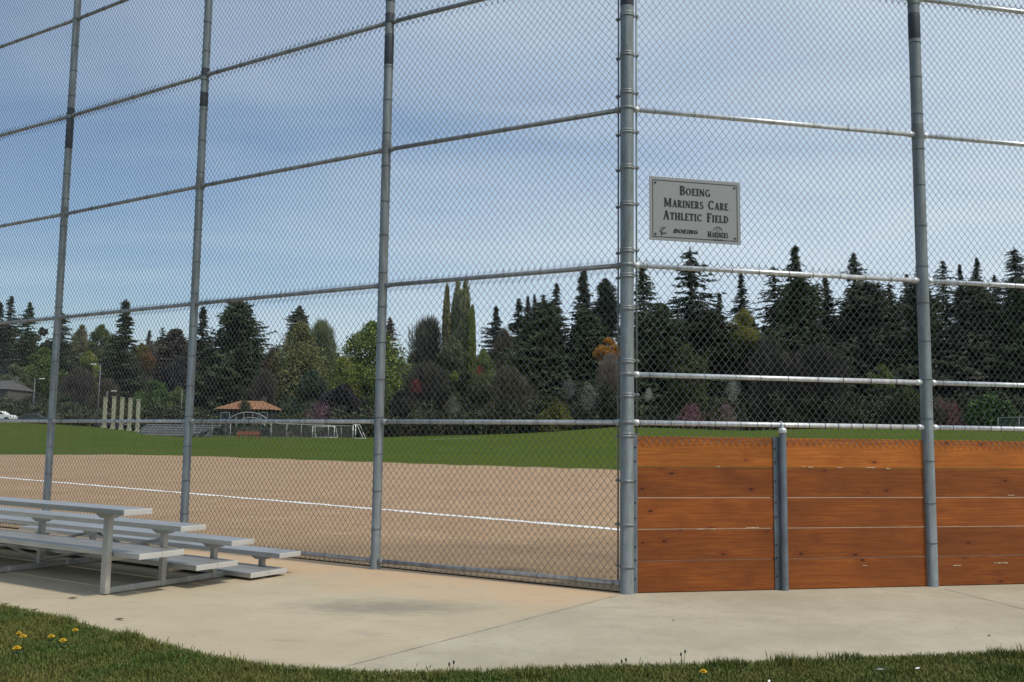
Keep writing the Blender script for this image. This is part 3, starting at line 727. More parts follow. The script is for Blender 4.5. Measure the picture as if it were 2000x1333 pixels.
# ---------------------------------------------------------------- bleachers
def bleachers():
    ax = Vector((-.846, .533, 0)); n = Vector((.533, .846, 0)); E = Vector((-3.256, 8.047, 0))
    root = empty('bleachers', E, math.atan2(ax.y, ax.x))     # local x along the benches, local -y towards the field
    tag(root, 'low four row aluminium bleachers facing the field on the concrete by the fence', 'bleachers')
    LEN = 4.57
    def P(s, t, z): return Vector((s, -t, z))
    def plank(name, t0, t1, ztop, th=.045, two=False):
        m = MB()
        segs = [(t0, t1)] if not two else [(t0, (t0 + t1) / 2 - .004), ((t0 + t1) / 2 + .004, t1)]
        for a, b in segs:
            m.box(P(LEN / 2, (a + b) / 2, ztop - .006), (LEN, b - a, .012))
            for e in (a + .0025, b - .0025): m.box(P(LEN / 2, e, ztop - th / 2 - .0065), (LEN, .005, th - .013))
            for e in (a + .012, b - .012): m.box(P(LEN / 2, e, ztop - th + .0025), (LEN, .018, .004))
        o = m.build(name, M_ALU, root, .0018)
        cap = MB()
        for a, b in segs: cap.box(P(-.003, (a + b) / 2, ztop - th / 2), (.012, b - a + .004, th + .003))
        for k in (.25, .5, .75):
            for a, b in segs: cap.box(P(-.0095, (a + b) / 2, ztop - th * k), (.0035, b - a - .01, .004))
        cap.build('end_cap', M_CAP, o, .0015)
    M_CAP = simple('anodised_end_cap', (.60, .585, .55), .45, .3, .06, 6)
    seats = [(0, .275, .754), (.588, .863, .575), (1.178, 1.453, .397), (1.80, 2.09, .222)]
    foots = [(.17, .63, .372), (.78, 1.26, .212), (1.43, 1.90, .072)]
    for a, b, z in seats: plank('seat', a, b, z)
    for a, b, z in foots: plank('footboard', a, b, z, .045, True)
    for s in (.395, 2.34, 4.28):
        fr = MB()
        # base rail on the ground and stepped risers
        fr.box(P(s, 1.07, .035), (.04, 1.84, .05))
        for (a, b, z) in foots: fr.box(P(s, (a + b) / 2, z - .045 - .020), (.036, b - a, .038)) if z > .12 else None
        f = fr.build('frame', M_ALUFRAME, root, .002)
        for i, (a, b, z) in enumerate(seats):
            c = (a + b) / 2; w = .075 if i == 0 else .055
            m = MB().box(P(s - .001, c, (z - .06) / 2 + .004), (w, .05, z - .07)); m.build('leg', M_ALUFRAME, f, .003)
            br = MB(); x0, x1 = -.16, .16
            br.prism([(s - .15, z - .047), (s + .15, z - .047), (s + .13, z - .060), (s + .055, z - .095), (s - .055, z - .095), (s - .13, z - .060)], -c - .045, -c + .045, lambda a_, b_, d: Vector((a_, d, b_)))
            br.build('seat_bracket', M_ALUFRAME, f)
    for t, pts in ((.72, ((.395, .43), (2.34, .09))), (.72, ((2.34, .09), (4.28, .43))), (1.33, ((1.2, .10), (2.34, .33))), (1.33, ((2.34, .33), (3.5, .10)))):
        MB().tube([P(pts[0][0], t, pts[0][1]), P(pts[1][0], t, pts[1][1])], .014, 6).build('cross_brace', M_ALUFRAME, root)
bleachers()

# ---------------------------------------------------------------- small things on the pad and lawn
def dandelion(px, py, r, label, closed=False):
    p = ground(px, py, .06); root = empty('dandelion', (p.x, p.y, .02)); tag(root, label, 'flower', 'dandelions in the lawn')
    MB().tube([(0, 0, 0), (.004, .003, .03), (.002, .0, .048)], .0022, 5).build('stem', M_STEM, root)
    m = MB(); n = 26
    for ring, (rr, zz, cnt) in enumerate(((r, .046, n), (r * .75, .053, 20), (r * .45, .058, 14), (r * .2, .060, 8))):
        for k in range(cnt):
            a = 2 * math.pi * (k + ring * .4) / cnt; w = rr * .16 + .001; c, s = math.cos(a), math.sin(a)
            m.add([(-s * w * .5, c * w * .5, .048), (s * w * .5, -c * w * .5, .048), (c * rr * .85 + s * w, s * rr * .85 - c * w, zz), (c * rr, s * rr, zz + .003), (c * rr * .85 - s * w, s * rr * .85 + c * w, zz)], [(0, 1, 2, 3, 4)])
    m.build('flower_head', M_YEL, root)
    m = MB()
    for k in range(7):
        a = k * .9 + px; l = random.uniform(.05, .09); c, s = math.cos(a), math.sin(a)
        m.add([(0, 0, .003), (c * l * .5 + s * .008, s * l * .5 - c * .008, .022), (c * l, s * l, .012), (c * l * .5 - s * .008, s * l * .5 + c * .008, .022)], [(0, 1, 2, 3)])
    m.build('leaf', M_DLEAF, root)
M_STEM = simple('pale_stem', (.12, .13, .05), .7); M_YEL = simple('dandelion_yellow', (.75, .50, .02), .7, 0, .1); M_DLEAF = simple('dandelion_leaf', (.05, .10, .025), .7)
for px, py, r, lb in ((37, 1240, .018, 'small half open dandelion behind the pair at the left'), (45, 1246, .024, 'yellow dandelion just behind the leftmost dandelion of the lawn'), (33, 1269, .026, 'leftmost and nearest dandelion, low in the left corner lawn'),
                      (100, 1246, .023, 'yellow dandelion midway between the left cluster and the path edge'), (123, 1254, .024, 'flat wide dandelion right of the middle one'), (147, 1234, .021, 'dandelion closest to the concrete edge at the left'), (1374, 1315, .022, 'lone yellow dandelion in the grass strip below the kickboards')):
    dandelion(px, py, r, lb)
def plantain(px, py, lb, h=.13):
    p = ground(px, py, 0); root = empty('plantain_weed', (p.x, p.y, .015)); tag(root, lb, 'weed', 'plantain weeds at the lawn edge')
    for dx, hh in ((-.012, h * .8), (.014, h)):
        MB().tube([(0, 0, 0), (dx * .6, 0, hh * .5), (dx, 0, hh)], .0018, 5).build('stalk', M_STEM, root)
        MB().lathe((dx, 0, hh - .004), [(.001, 0), (.006, .006), (.006, .016), (.001, .024)], 8).build('seed_head', M_BOLT, root)
plantain(1334, 1308, 'pair of dark plantain seed heads left of the lone dandelion', .085)
plantain(881, 1322, 'dark plantain stalk at the path edge near the middle', .06)
plantain(1218, 1313, 'short plantain stalk at the edge below the corner post', .05)
M_LEAF = simple('dry_brown_leaf', (.07, .05, .03), .9); M_PETAL = simple('white_petal', (.75, .74, .70), .8)
def leaf(px, py, r, rz, lb, mat=M_LEAF, cat='leaf', name='fallen_leaf', z=.006):
    p = ground(px, py, z); m = MB()
    top = [(-r, 0, .001), (-r * .4, r * .32, .006), (r * .3, r * .35, .004), (r, 0, .008), (r * .2, -r * .34, .003), (-r * .5, -r * .26, .002)]
    cen = (0, 0, .010)
    v = top + [cen]; m.add(v, [(i, (i + 1) % 6, 6) for i in range(6)])
    o = m.build(name, mat); o.location = (p.x, p.y, z); o.rotation_euler = (0, 0, rz)
    s = o.modifiers.new('thickness', 'SOLIDIFY'); s.thickness = .0008
    tag(o, lb, cat, 'litter on the ground')
leaf(142, 1169, .045, .1, 'dark dry leaf on the concrete in front of the bleachers, left of the other')
leaf(234, 1210, .045, -.3, 'dark curled leaf on the concrete nearer the lawn than the other')
leaf(10, 1181, .04, .2, 'brown leaf at the far left of the path by the lawn corner')
leaf(68, 1192, .03, .8, 'small brown leaf on the path just above the left lawn edge')
leaf(1932, 1243, .014, 0, 'tiny dark scrap of leaf at the right of the path')
leaf(1315, 1213, .012, 0, 'tiny dark crumb on the path below the first kickboards')
leaf(1792, 1307, .018, .3, 'pale petal lying in the grass at the lower right', M_PETAL, 'petal', 'fallen_petal', .055)
leaf(1719, 1309, .028, -.5, 'long pale scrap in the grass left of the petal', simple('dull_scrap', (.3, .29, .27), .9), 'litter', 'paper_scrap', .055)
leaf(1502, 1332, .02, 1.2, 'white petal at the very bottom edge of the lawn', M_PETAL, 'petal', 'fallen_petal', .055)

# ---------------------------------------------------------------- trees
def m_foliage():
    m = Mat('foliage', .85, 0, .15)
    n = m.noise(m.geo, .35, 3, .6); n2 = m.noise(m.geo, 2.2, 3, .7)
    base = m.mix(1.0, m.info.outputs['Color'], (2.1, 2.1, 2.1), 'MULTIPLY')
    c = m.mix(1.0, base, m.ramp(n, [(.3, .62), (.7, 1.25)]), 'MULTIPLY')
    c = m.mix(1.0, c, m.ramp(n2, [(.3, .55), (.7, 1.35)]), 'MULTIPLY'); m.color(c); return m.m
M_FOL = m_foliage()
M_BARK = simple('bark', (.075, .058, .042), .9, 0, .4, 2)
M_PALEBARK = simple('pale_bark', (.24, .22, .19), .9, 0, .3, 2)
def cards(C, U, W_):
    """quads: centre C, half axes U and W_"""
    V = np.stack([C - U - W_ * .6, C + U * .2 - W_, C + U + W_ * .2, C - U * .1 + W_], 1); n = len(C)
    return V.reshape(-1, 3), np.arange(n)[:, None] * 4 + [0, 1, 2, 3]
def trunk_mesh(H, r, limbs, seed, mat):
    g = random.Random(seed); m = MB()
    pts = [(g.uniform(-.1, .1) * k, g.uniform(-.1, .1) * k, H * k / 5) for k in range(6)]
    m.tube(pts, [r * (1 - .17 * k) for k in range(6)], 8)
    for z, l, up in limbs:
        a = g.uniform(0, 6.28); c, s = math.cos(a), math.sin(a)
        m.tube([(0, 0, z), (c * l * .5, s * l * .5, z + up * .4), (c * l, s * l, z + up)], [r * .4, r * .22, r * .06], 5)
    me = m.mesh('trunk'); me.materials.append(mat); return me
def conifer(seed, Rm, power=.8, droop=.25, dens=1.0, ragged=.35, tier=.75):
    """whorls of branches in uneven tiers, lopsided, with gaps between the tiers"""
    g = np.random.default_rng(seed); H = 20.0; Cs = []; Us = []; Ws = []
    z = .8; p1, p2 = g.uniform(0, 6.28, 2)
    while z < H * .985:
        f = z / H; rad = Rm * (1 - f) ** power * min(1, .45 + f * 4); nb = int((8 + 11 * (1 - f)) * dens); big = g.uniform(.78, 1.2)
        for b in range(nb):
            a = g.uniform(0, 2 * np.pi); lop = 1 + .20 * math.sin(a + p1 + z * .35) + .14 * math.sin(2 * a + p2 - z * .8)
            l = max(.25, rad * big * lop * (1 + g.uniform(-ragged, ragged))); zb = z + g.normal(0, .13)
            up = g.uniform(-.10, .28)
            nseg = max(4, int(l / .22)); t = (np.arange(nseg) + g.random(nseg)) / nseg
            d = np.array([math.cos(a), math.sin(a), 0]); side = np.array([-math.sin(a), math.cos(a), 0])
            c = d[None] * (t * l)[:, None]; c[:, 2] += zb + up * l * t - droop * l * t ** 2 + .10 * l * t ** 4
            for k in range(3):
                cc = c + side[None] * (g.normal(size=nseg) * (.05 + .30 * l * (t + .15) * (1.15 - t)) * .6)[:, None]; cc[:, 2] += g.normal(size=nseg) * .06 - .05
                u = (d[None] + side[None] * g.normal(0, .7, nseg)[:, None]) * g.uniform(.13, .32, nseg)[:, None]; u[:, 2] -= g.uniform(.0, .16, nseg)
                w = np.cross(u, g.normal(0, 1, (nseg, 3))); w /= np.linalg.norm(w, axis=1)[:, None] + 1e-6; w *= g.uniform(.05, .13, nseg)[:, None]
                w[:, 2] = -abs(w[:, 2])
                Cs.append(cc); Us.append(u); Ws.append(w)
        z += tier * g.uniform(.55, 1.25) * (.45 + .75 * (1 - f))
    n = 40; t = g.random(n); cc = np.c_[g.normal(0, .05, n), g.normal(0, .05, n), H * .955 + t * H * .05]
    u = g.normal(0, 1, (n, 3)) * .12; u[:, 2] = .15; Cs.append(cc); Us.append(u * (1.3 - t)[:, None]); Ws.append(g.normal(0, .05, (n, 3)))
    V, F = cards(np.concatenate(Cs), np.concatenate(Us), np.concatenate(Ws))
    me = np_mesh('crown', V, F); me.materials.append(M_FOL)
    return me, trunk_mesh(H * .93, .34, [(g.uniform(3, 14), g.uniform(1.2, 2.8), g.uniform(-.3, .5)) for _ in range(22)], seed, M_BARK), H, Rm * 2
def leafy(seed, W=9.0, H=12.0, z0=.12, n=16000, size=.17, lobes=34, shape=1.0, twigs=0, open_=.0):
    g = np.random.default_rng(seed); C = []
    cen = []
    for k in range(lobes):
        a = g.uniform(0, 2 * np.pi); f = g.random() ** .8; zz = z0 + (1 - z0) * f
        rr = math.sin(math.pi * min(1, max(0, (f * .86 + .12))) ** shape) ; rad = rr * math.sqrt(g.random()) * W / 2 * .74
        cen.append((rad * math.cos(a), rad * math.sin(a), H * (z0 + (1 - z0) * f * .86 + .03), W * g.uniform(.10, .19) * (.5 + .6 * rr)))
    per = n // lobes
    Cs = []
    for (x, y, z, r) in cen:
        d = g.normal(size=(per, 3)); d /= np.linalg.norm(d, axis=1)[:, None]
        rad = r * (1 - .55 * g.random(per) ** 1.6 + open_ * g.random(per)); p = d * rad[:, None] * [1, 1, .85] + [x, y, z]; p += g.normal(size=(per, 3)) * .12; Cs.append(p)
    C = np.concatenate(Cs); C[:, 2] = np.maximum(C[:, 2], .2); m = len(C)
    if twigs:
        u = C - [0, 0, H * .25]; u /= np.linalg.norm(u, axis=1)[:, None]; u = (u + g.normal(0, .35, (m, 3))); u *= g.uniform(.25, .6, m)[:, None]
        w = np.cross(u, g.normal(size=(m, 3))); w /= np.linalg.norm(w, axis=1)[:, None]; w *= g.uniform(.018, .045, m)[:, None]
    else:
        u = g.normal(size=(m, 3)); u /= np.linalg.norm(u, axis=1)[:, None]; u *= (size * g.uniform(.5, 1.3, m))[:, None]
        w = np.cross(u, g.normal(size=(m, 3))); w /= np.linalg.norm(w, axis=1)[:, None]; w *= (size * .6 * g.uniform(.5, 1.2, m))[:, None]
    V, F = cards(C, u, w); me = np_mesh('crown', V, F); me.materials.append(M_FOL)
    return me, trunk_mesh(H * .8, .26 if H > 5 else .07, [(H * g.uniform(.15, .7), W * g.uniform(.15, .38), H * g.uniform(.08, .22)) for _ in range(16)], seed, M_BARK), H, W
def poplar(seed, W=3.0, H=20.0):
    g = np.random.default_rng(seed); n = 9000; f = g.random(n) ** .9; a = g.uniform(0, 2 * np.pi, n)
    k = g.integers(0, 14, n); ka = k * 2.4; prof = np.sin(np.pi * np.clip(f * .9 + .1, 0, 1)) ** .5
    r = W / 2 * prof * (.55 + .35 * ((k * 7) % 5) / 5); x = np.cos(ka) * r + g.normal(0, .16, n); y = np.sin(ka) * r + g.normal(0, .16, n)
    z = H * (.06 + .94 * f * (.8 + .2 * ((k * 5) % 7) / 6)); C = np.c_[x, y, z]
    u = np.c_[g.normal(0, .07, n), g.normal(0, .07, n), g.uniform(.15, .5, n)]; w = g.normal(0, .06, (n, 3))
    V, F = cards(C, u, w); me = np_mesh('crown', V, F); me.materials.append(M_FOL)
    return me, trunk_mesh(H * .95, .25, [(g.uniform(2, 14), .7, 3) for _ in range(14)], seed, M_PALEBARK), H, W
PROTO = {
 'fir': [conifer(11, 4.6, .78, .18), conifer(12, 4.3, .66, .24, 1.0, .45, .95), conifer(13, 5.0, .90, .10, 1.0, .40), conifer(14, 4.4, .60, .30, .8, .5, 1.05), conifer(15, 4.8, 1.0, .15, 1.1, .35, .6)],
 'spruce': [conifer(21, 3.2, .90, .30, .95), conifer(22, 2.9, .75, .28, .9, .45, .9), conifer(23, 3.1, 1.05, .2, 1.0, .35, .6)],
 'bushyfir': [conifer(31, 6.2, .55, .15, 1.7, .16, .5), conifer(32, 6.0, .46, .10, 1.7, .20, .5), conifer(33, 6.4, .62, .2, 1.6, .22, .55)],
 'decid': [leafy(41), leafy(42, lobes=42, shape=.9), leafy(43, 8, 12, .08, 16000, .16, 38, 1.2), leafy(44, 9, 12, .05, 16000, .16, 30, .8, 0, .3)],
 'willow': [leafy(51, 9, 13, .02, 24000, .15, 80, 1.1, 0, .25), leafy(52, 9, 12, .02, 24000, .15, 84, 1.0, 0, .25)],
 'bare': [leafy(61, 9, 12, .1, 14000, .2, 50, 1.0, 1, .6), leafy(62, 9, 12, .05, 14000, .2, 56, 1.2, 1, .6)],
 'poplar': [poplar(71), poplar(72, 3.6)],
 'shrub': [leafy(81, 5, 3.2, .02, 4000, .15, 20, .8), leafy(82, 5, 3.2, .02, 4000, .15, 22, .9, 0, .3)],
 'blossom': [leafy(91, 5, 4, .15, 1500, .12, 34, 1.0, 0, 1.3), leafy(92, 5, 4, .1, 1500, .12, 28, .8, 0, 1.5), leafy(93, 5, 4, .2, 1400, .12, 30, 1.3, 0, 1.2)],
}
cnt = {}
ASPECT = {'fir': 1.8, 'spruce': 2.2, 'bushyfir': 1.6, 'decid': 1.35, 'willow': 2.0, 'bare': 2.1, 'poplar': 9, 'shrub': .9, 'blossom': 1.1}
WIDEN = {'fir': 1.6, 'spruce': 1.5, 'bushyfir': 1.15, 'willow': 1.12, 'decid': 1.15, 'bare': 1.1}
def plant(kind, px, ytop, wpx, D, c, label, cat='tree', name=None, group=None, rz=None):
    az = math.atan(ray(px, 800).x); x, y = D * math.sin(az), D * math.cos(az); p = at(px, ytop, y); x = p.x
    zb = terrain(x, y) - .15; h = p.z - zb; w = wpx * y / F_PX * WIDEN.get(kind, 1.0)
    k = cnt.get(kind, 0); cnt[kind] = k + 1; cr, tr, H, W = PROTO[kind][k % len(PROTO[kind])]
    root = empty(name or {'fir': 'fir_tree', 'spruce': 'spruce_tree', 'bushyfir': 'fir_tree', 'decid': 'leafy_tree', 'willow': 'leafy_tree', 'bare': 'bare_tree', 'poplar': 'poplar_tree', 'shrub': 'shrub', 'blossom': 'blossom_tree'}[kind], (x, y, zb), rz if rz is not None else (k * 1.7 + px * .13) % 6.28)
    root.scale = (w / W * (1 + .07 * math.sin(px)), w / W * (1 + .1 * math.cos(px)), h / H)
    t = obj('trunk', tr, None, root); o = obj('crown', cr, None, root); o.color = (*c, 1)
    lim = ASPECT[kind]
    if h > w * lim:      # crown starts high on the stem, as on trees grown up in a thicket
        k2 = w * lim / h; o.scale = (1, 1, k2); o.location = (0, 0, H * (1 - k2))
    tag(root, label, cat, group); return root
DK = (.038, .050, .026); DK2 = (.044, .048, .032); DB = (.040, .050, .036); OL = (.095, .098, .040); GR = (.084, .108, .028); GR2 = (.075, .095, .036)
BR = (.080, .066, .050); PU = (.058, .052, .042); YG = (.115, .125, .028); MUTE = (.075, .085, .045)
skyline = 'conifers along the skyline'; mid = 'leafy trees in front of the conifers'
T = [
 ('spruce', 2, 590, 44, 215, DK2, 'dark spruce cut by the left edge of the photo', skyline),
 ('spruce', 23, 578, 40, 212, DK2, 'narrow pointed spruce second from the left edge', skyline),
 ('fir', 59, 590, 60, 205, DK, 'broad dark fir left of the leftmost fence post', skyline),
 ('fir', 121, 608, 56, 205, DK, 'dark fir hidden partly behind the leftmost fence post', skyline),
 ('willow', 160, 627, 50, 230, (.11, .105, .06), 'tan pointed tree right of the leftmost fence post', mid),
 ('decid', 200, 630, 56, 215, GR2, 'muted green rounded tree left of the tallest spruce at the left', mid),
 ('spruce', 246, 586, 78, 185, DK, 'tall dark layered spruce standing alone between the two leftmost posts', skyline),
 ('fir', 292, 645, 44, 250, BR, 'small brownish fir just right of the lone tall spruce', skyline),
 ('fir', 318, 640, 30, 255, DK2, 'small dark fir on the skyline left of the brown broad tree', skyline),
 ('bare', 300, 668, 60, 220, (.075, .062, .050), 'brown leafless tree between the lone spruce and the purple broad tree', mid),
 ('bushyfir', 346, 640, 104, 190, PU, 'broad purple brown tree left of the second fence post', skyline),
 ('spruce', 398, 598, 62, 195, DK2, 'thin dark spruce just right of the second fence post', skyline),
 ('bushyfir', 462, 588, 150, 180, DK, 'massive broad dark fir above the orange roofed house', skyline),
 ('bushyfir', 586, 597, 76, 200, DK2, 'dark fir top rising behind the olive tree', skyline),
 ('willow', 588, 618, 128, 182, OL, 'large olive green drooping tree midway between second and third posts', mid),
 ('bare', 630, 618, 62, 190, (.10, .115, .055), 'wispy pale budding tree at the right flank of the olive tree', mid),
 ('bare', 536, 675, 66, 188, (.075, .062, .055), 'grey brown bare tree between the massive fir and the olive tree', mid),
 ('fir', 652, 667, 40, 230, DK2, 'little dark fir in the gap left of the bright green tree', skyline),
 ('fir', 762, 620, 64, 205, BR, 'dark fir showing behind the bright green tree at its right', skyline),
 ('willow', 728, 612, 150, 176, GR, 'big bright green tree behind the third fence post', mid),
 ('willow', 672, 690, 76, 172, YG, 'low yellow green tree left of the bright green tree', mid),
 ('bare', 838, 608, 104, 190, (.056, .056, .042), 'grey purple leafless tree left of the poplars', mid),
 ('fir', 822, 640, 50, 215, DK2, 'dark fir behind the grey leafless tree', skyline),
 ('poplar', 874, 553, 18, 185, (.095, .092, .045), 'thin single poplar spire left of the poplar clump', 'poplars'),
 ('poplar', 893, 545, 30, 186, (.130, .132, .075), 'tallest pale poplar of the clump', 'poplars'),
 ('poplar', 910, 548, 30, 184, (.118, .125, .062), 'pale poplar forming the right side of the tall clump', 'poplars'),
 ('poplar', 923, 596, 22, 182, (.090, .110, .030), 'shorter yellow green poplar at the right foot of the clump', 'poplars'),
 ('willow', 945, 672, 60, 178, GR2, 'green sloping tree at the foot of the poplars', mid),
 ('decid', 884, 650, 70, 180, MUTE, 'muted olive tree below the poplar spires', mid),
 ('fir', 969, 598, 66, 200, DB, 'airy blue black fir right of the poplars', skyline),
 ('bare', 985, 640, 56, 190, (.070, .062, .050), 'brown bare tree against the airy dark fir', mid),
 ('spruce', 1013, 583, 44, 196, DB, 'pointed spruce starting the dense group right of the poplars', skyline),
 ('spruce', 1031, 578, 26, 198, (.05, .035, .028), 'narrow rusty topped spruce in the dense group', skyline),
 ('spruce', 1044, 574, 26, 200, DB, 'thin spruce just right of the rusty topped one', skyline),
 ('fir', 1062, 576, 52, 196, DK, 'dark fir left of the layered narrow spruce', skyline),
 ('spruce', 1087, 553, 44, 192, DB, 'narrow layered spruce standing clear left of the big spreading fir', skyline),
 ('fir', 1140, 528, 98, 188, DB, 'big spreading fir left of the corner post', skyline),
 ('bushyfir', 1183, 543, 66, 187, DB, 'round shouldered fir right beside the big spreading fir', skyline),
 ('bushyfir', 1060, 590, 140, 182, DK, 'dense dark fir filling the space under the spruce tops', skyline),
 ('bushyfir', 1145, 600, 130, 180, DK, 'black green fir mass left of the orange tree', skyline),
 ('decid', 1189, 655, 54, 170, (.25, .12, .022), 'orange autumn coloured tree left of the corner post', mid),
 ('bare', 1192, 684, 60, 166, (.12, .095, .078), 'pale pinkish bare tree under the orange one', mid),
 ('fir', 1255, 515, 84, 180, DK, 'dark fir just right of the corner post', skyline),
 ('fir', 1347, 484, 116, 175, DB, 'tall ragged fir below the field sign', skyline),
 ('spruce', 1405, 572, 46, 190, DB, 'small fir right of the tall ragged one', skyline),
 ('spruce', 1447, 532, 48, 186, DB, 'slender fir rising above the yellow olive tree', skyline),
 ('decid', 1452, 598, 62, 172, (.125, .120, .032), 'yellow olive rounded tree in front of the slender fir', mid),
 ('fir', 1552, 480, 118, 178, DK, 'tallest fir, midway between corner post and right post', skyline),
 ('fir', 1512, 522, 68, 180, DK, 'fir at the left shoulder of the tallest fir', skyline),
 ('fir', 1612, 534, 70, 184, DK2, 'dull dark fir right of the tallest fir', skyline),
 ('fir', 1667, 494, 74, 182, DK, 'pointed fir halfway from the tallest fir to the right post', skyline),
 ('fir', 1736, 552, 60, 188, DK2, 'lower fir in the dip left of the right post', skyline),
 ('spruce', 1770, 535, 40, 190, DK2, 'thin fir close to the left of the right post', skyline),
 ('fir', 1796, 506, 56, 186, DK, 'fir half hidden behind the right post', skyline),
 ('fir', 1842, 510, 54, 188, DB, 'fir just right of the right post', skyline),
 ('spruce', 1874, 516, 34, 190, DB, 'thin spruce second right of the right post', skyline),
 ('fir', 1907, 503, 56, 186, DB, 'pointed fir third right of the right post', skyline),
 ('fir', 1942, 537, 36, 192, DK2, 'low fir between two taller ones near the right edge', skyline),
 ('fir', 1980, 484, 68, 180, DB, 'tall full fir at the right edge', skyline),
 ('fir', 2040, 500, 80, 182, DK, 'fir cut off by the right edge of the photo', skyline),
 ('bushyfir', 1290, 590, 150, 172, DK, 'wide dark fir skirt between corner post and ragged fir', skyline),
 ('bushyfir', 1388, 605, 130, 173, (.028, .034, .018), 'dark olive fir mass left of the yellow olive tree', skyline),
 ('bushyfir', 1468, 622, 120, 179, DK2, 'short dark fir mass between the slender fir and the tallest fir', skyline),
 ('bushyfir', 1560, 540, 170, 174, DK, 'great dark fir mass under the tallest fir', skyline),
 ('bushyfir', 1690, 552, 160, 176, DK2, 'dark fir mass left of the right post', skyline),
 ('bushyfir', 1790, 543, 140, 178, DK, 'dark fir mass behind the right post', skyline),
 ('bushyfir', 1900, 545, 150, 176, DK2, 'dark fir mass right of the right post', skyline),
 ('bushyfir', 1995, 545, 130, 175, DK, 'dark fir mass at the right edge', skyline),
 ('bare', 1500, 655, 110, 160, (.038, .036, .028), 'dim grey bare tree in front of the dark mass right of the yellow olive tree', mid),
 ('bare', 1590, 665, 130, 162, (.034, .032, .026), 'dim bare tree below the dull fir', mid),
 ('decid', 1340, 668, 110, 160, (.040, .046, .020), 'dark olive rounded tree low under the ragged fir', mid),
 ('decid', 84, 672, 96, 190, (.055, .080, .022), 'green tree on the slope at the left of the leftmost post', mid),
 ('decid', 30, 705, 70, 185, MUTE, 'muted tree low at the far left', mid),
 ('decid', 176, 682, 52, 178, YG, 'yellow green low tree right of the leftmost post', mid),
 ('bare', 158, 715, 76, 172, (.055, .046, .040), 'dark brown bare tree below the yellow green one', mid),
 ('bare', 210, 735, 60, 172, (.060, .050, .038), 'brown bare tree behind the lamp pole', mid),
 ('decid', 277, 668, 30, 182, (.09, .085, .025), 'tiny yellow tree at the right flank of the lone tall spruce', mid),
 ('decid', 290, 684, 28, 180, (.10, .055, .025), 'small orange brown tree right of the lone tall spruce', mid),
 ('decid', 305, 735, 78, 165, (.050, .080, .026), 'fresh green tree above the distant bleachers', mid),
 ('decid', 350, 750, 56, 163, GR2, 'dull green tree left of the second fence post', mid),
 ('decid', 350, 690, 80, 180, (.03, .03, .03), 'dark tree behind the dull green one by the second post', mid),
 ('decid', 70, 765, 90, 166, (.050, .048, .034), 'brown green thicket tree beside the car park', mid),
 ('decid', 128, 770, 60, 166, (.045, .058, .028), 'low green tree right of the leftmost post', mid),
 ('bare', 520, 720, 70, 172, (.045, .040, .034), 'brown bare tree right above the orange roof', mid),
 ('decid', 610, 715, 90, 168, (.030, .045, .028), 'dark green tree below the olive tree', mid),
 ('decid', 672, 745, 100, 163, (.026, .024, .026), 'blackish leafy tree left of the third post', mid),
 ('decid', 745, 735, 76, 166, (.040, .055, .020), 'dark lower tree right under the bright green tree', mid),
 ('bare', 836, 700, 90, 168, (.042, .040, .032), 'brown thicket below the grey leafless tree', mid),
 ('decid', 905, 715, 84, 164, (.034, .038, .022), 'dark olive tree below the poplars', mid),
 ('bare', 990, 712, 130, 162, (.062, .058, .038), 'wide brown bare tree right of the poplars', mid),
 ('decid', 1075, 770, 100, 158, (.040, .044, .020), 'low olive tree under the black green firs', mid),
 ('decid', 1185, 745, 80, 158, (.038, .042, .024), 'dark low tree left of the corner post', mid),
]
for r in T: plant(*r[:7], group=r[7])
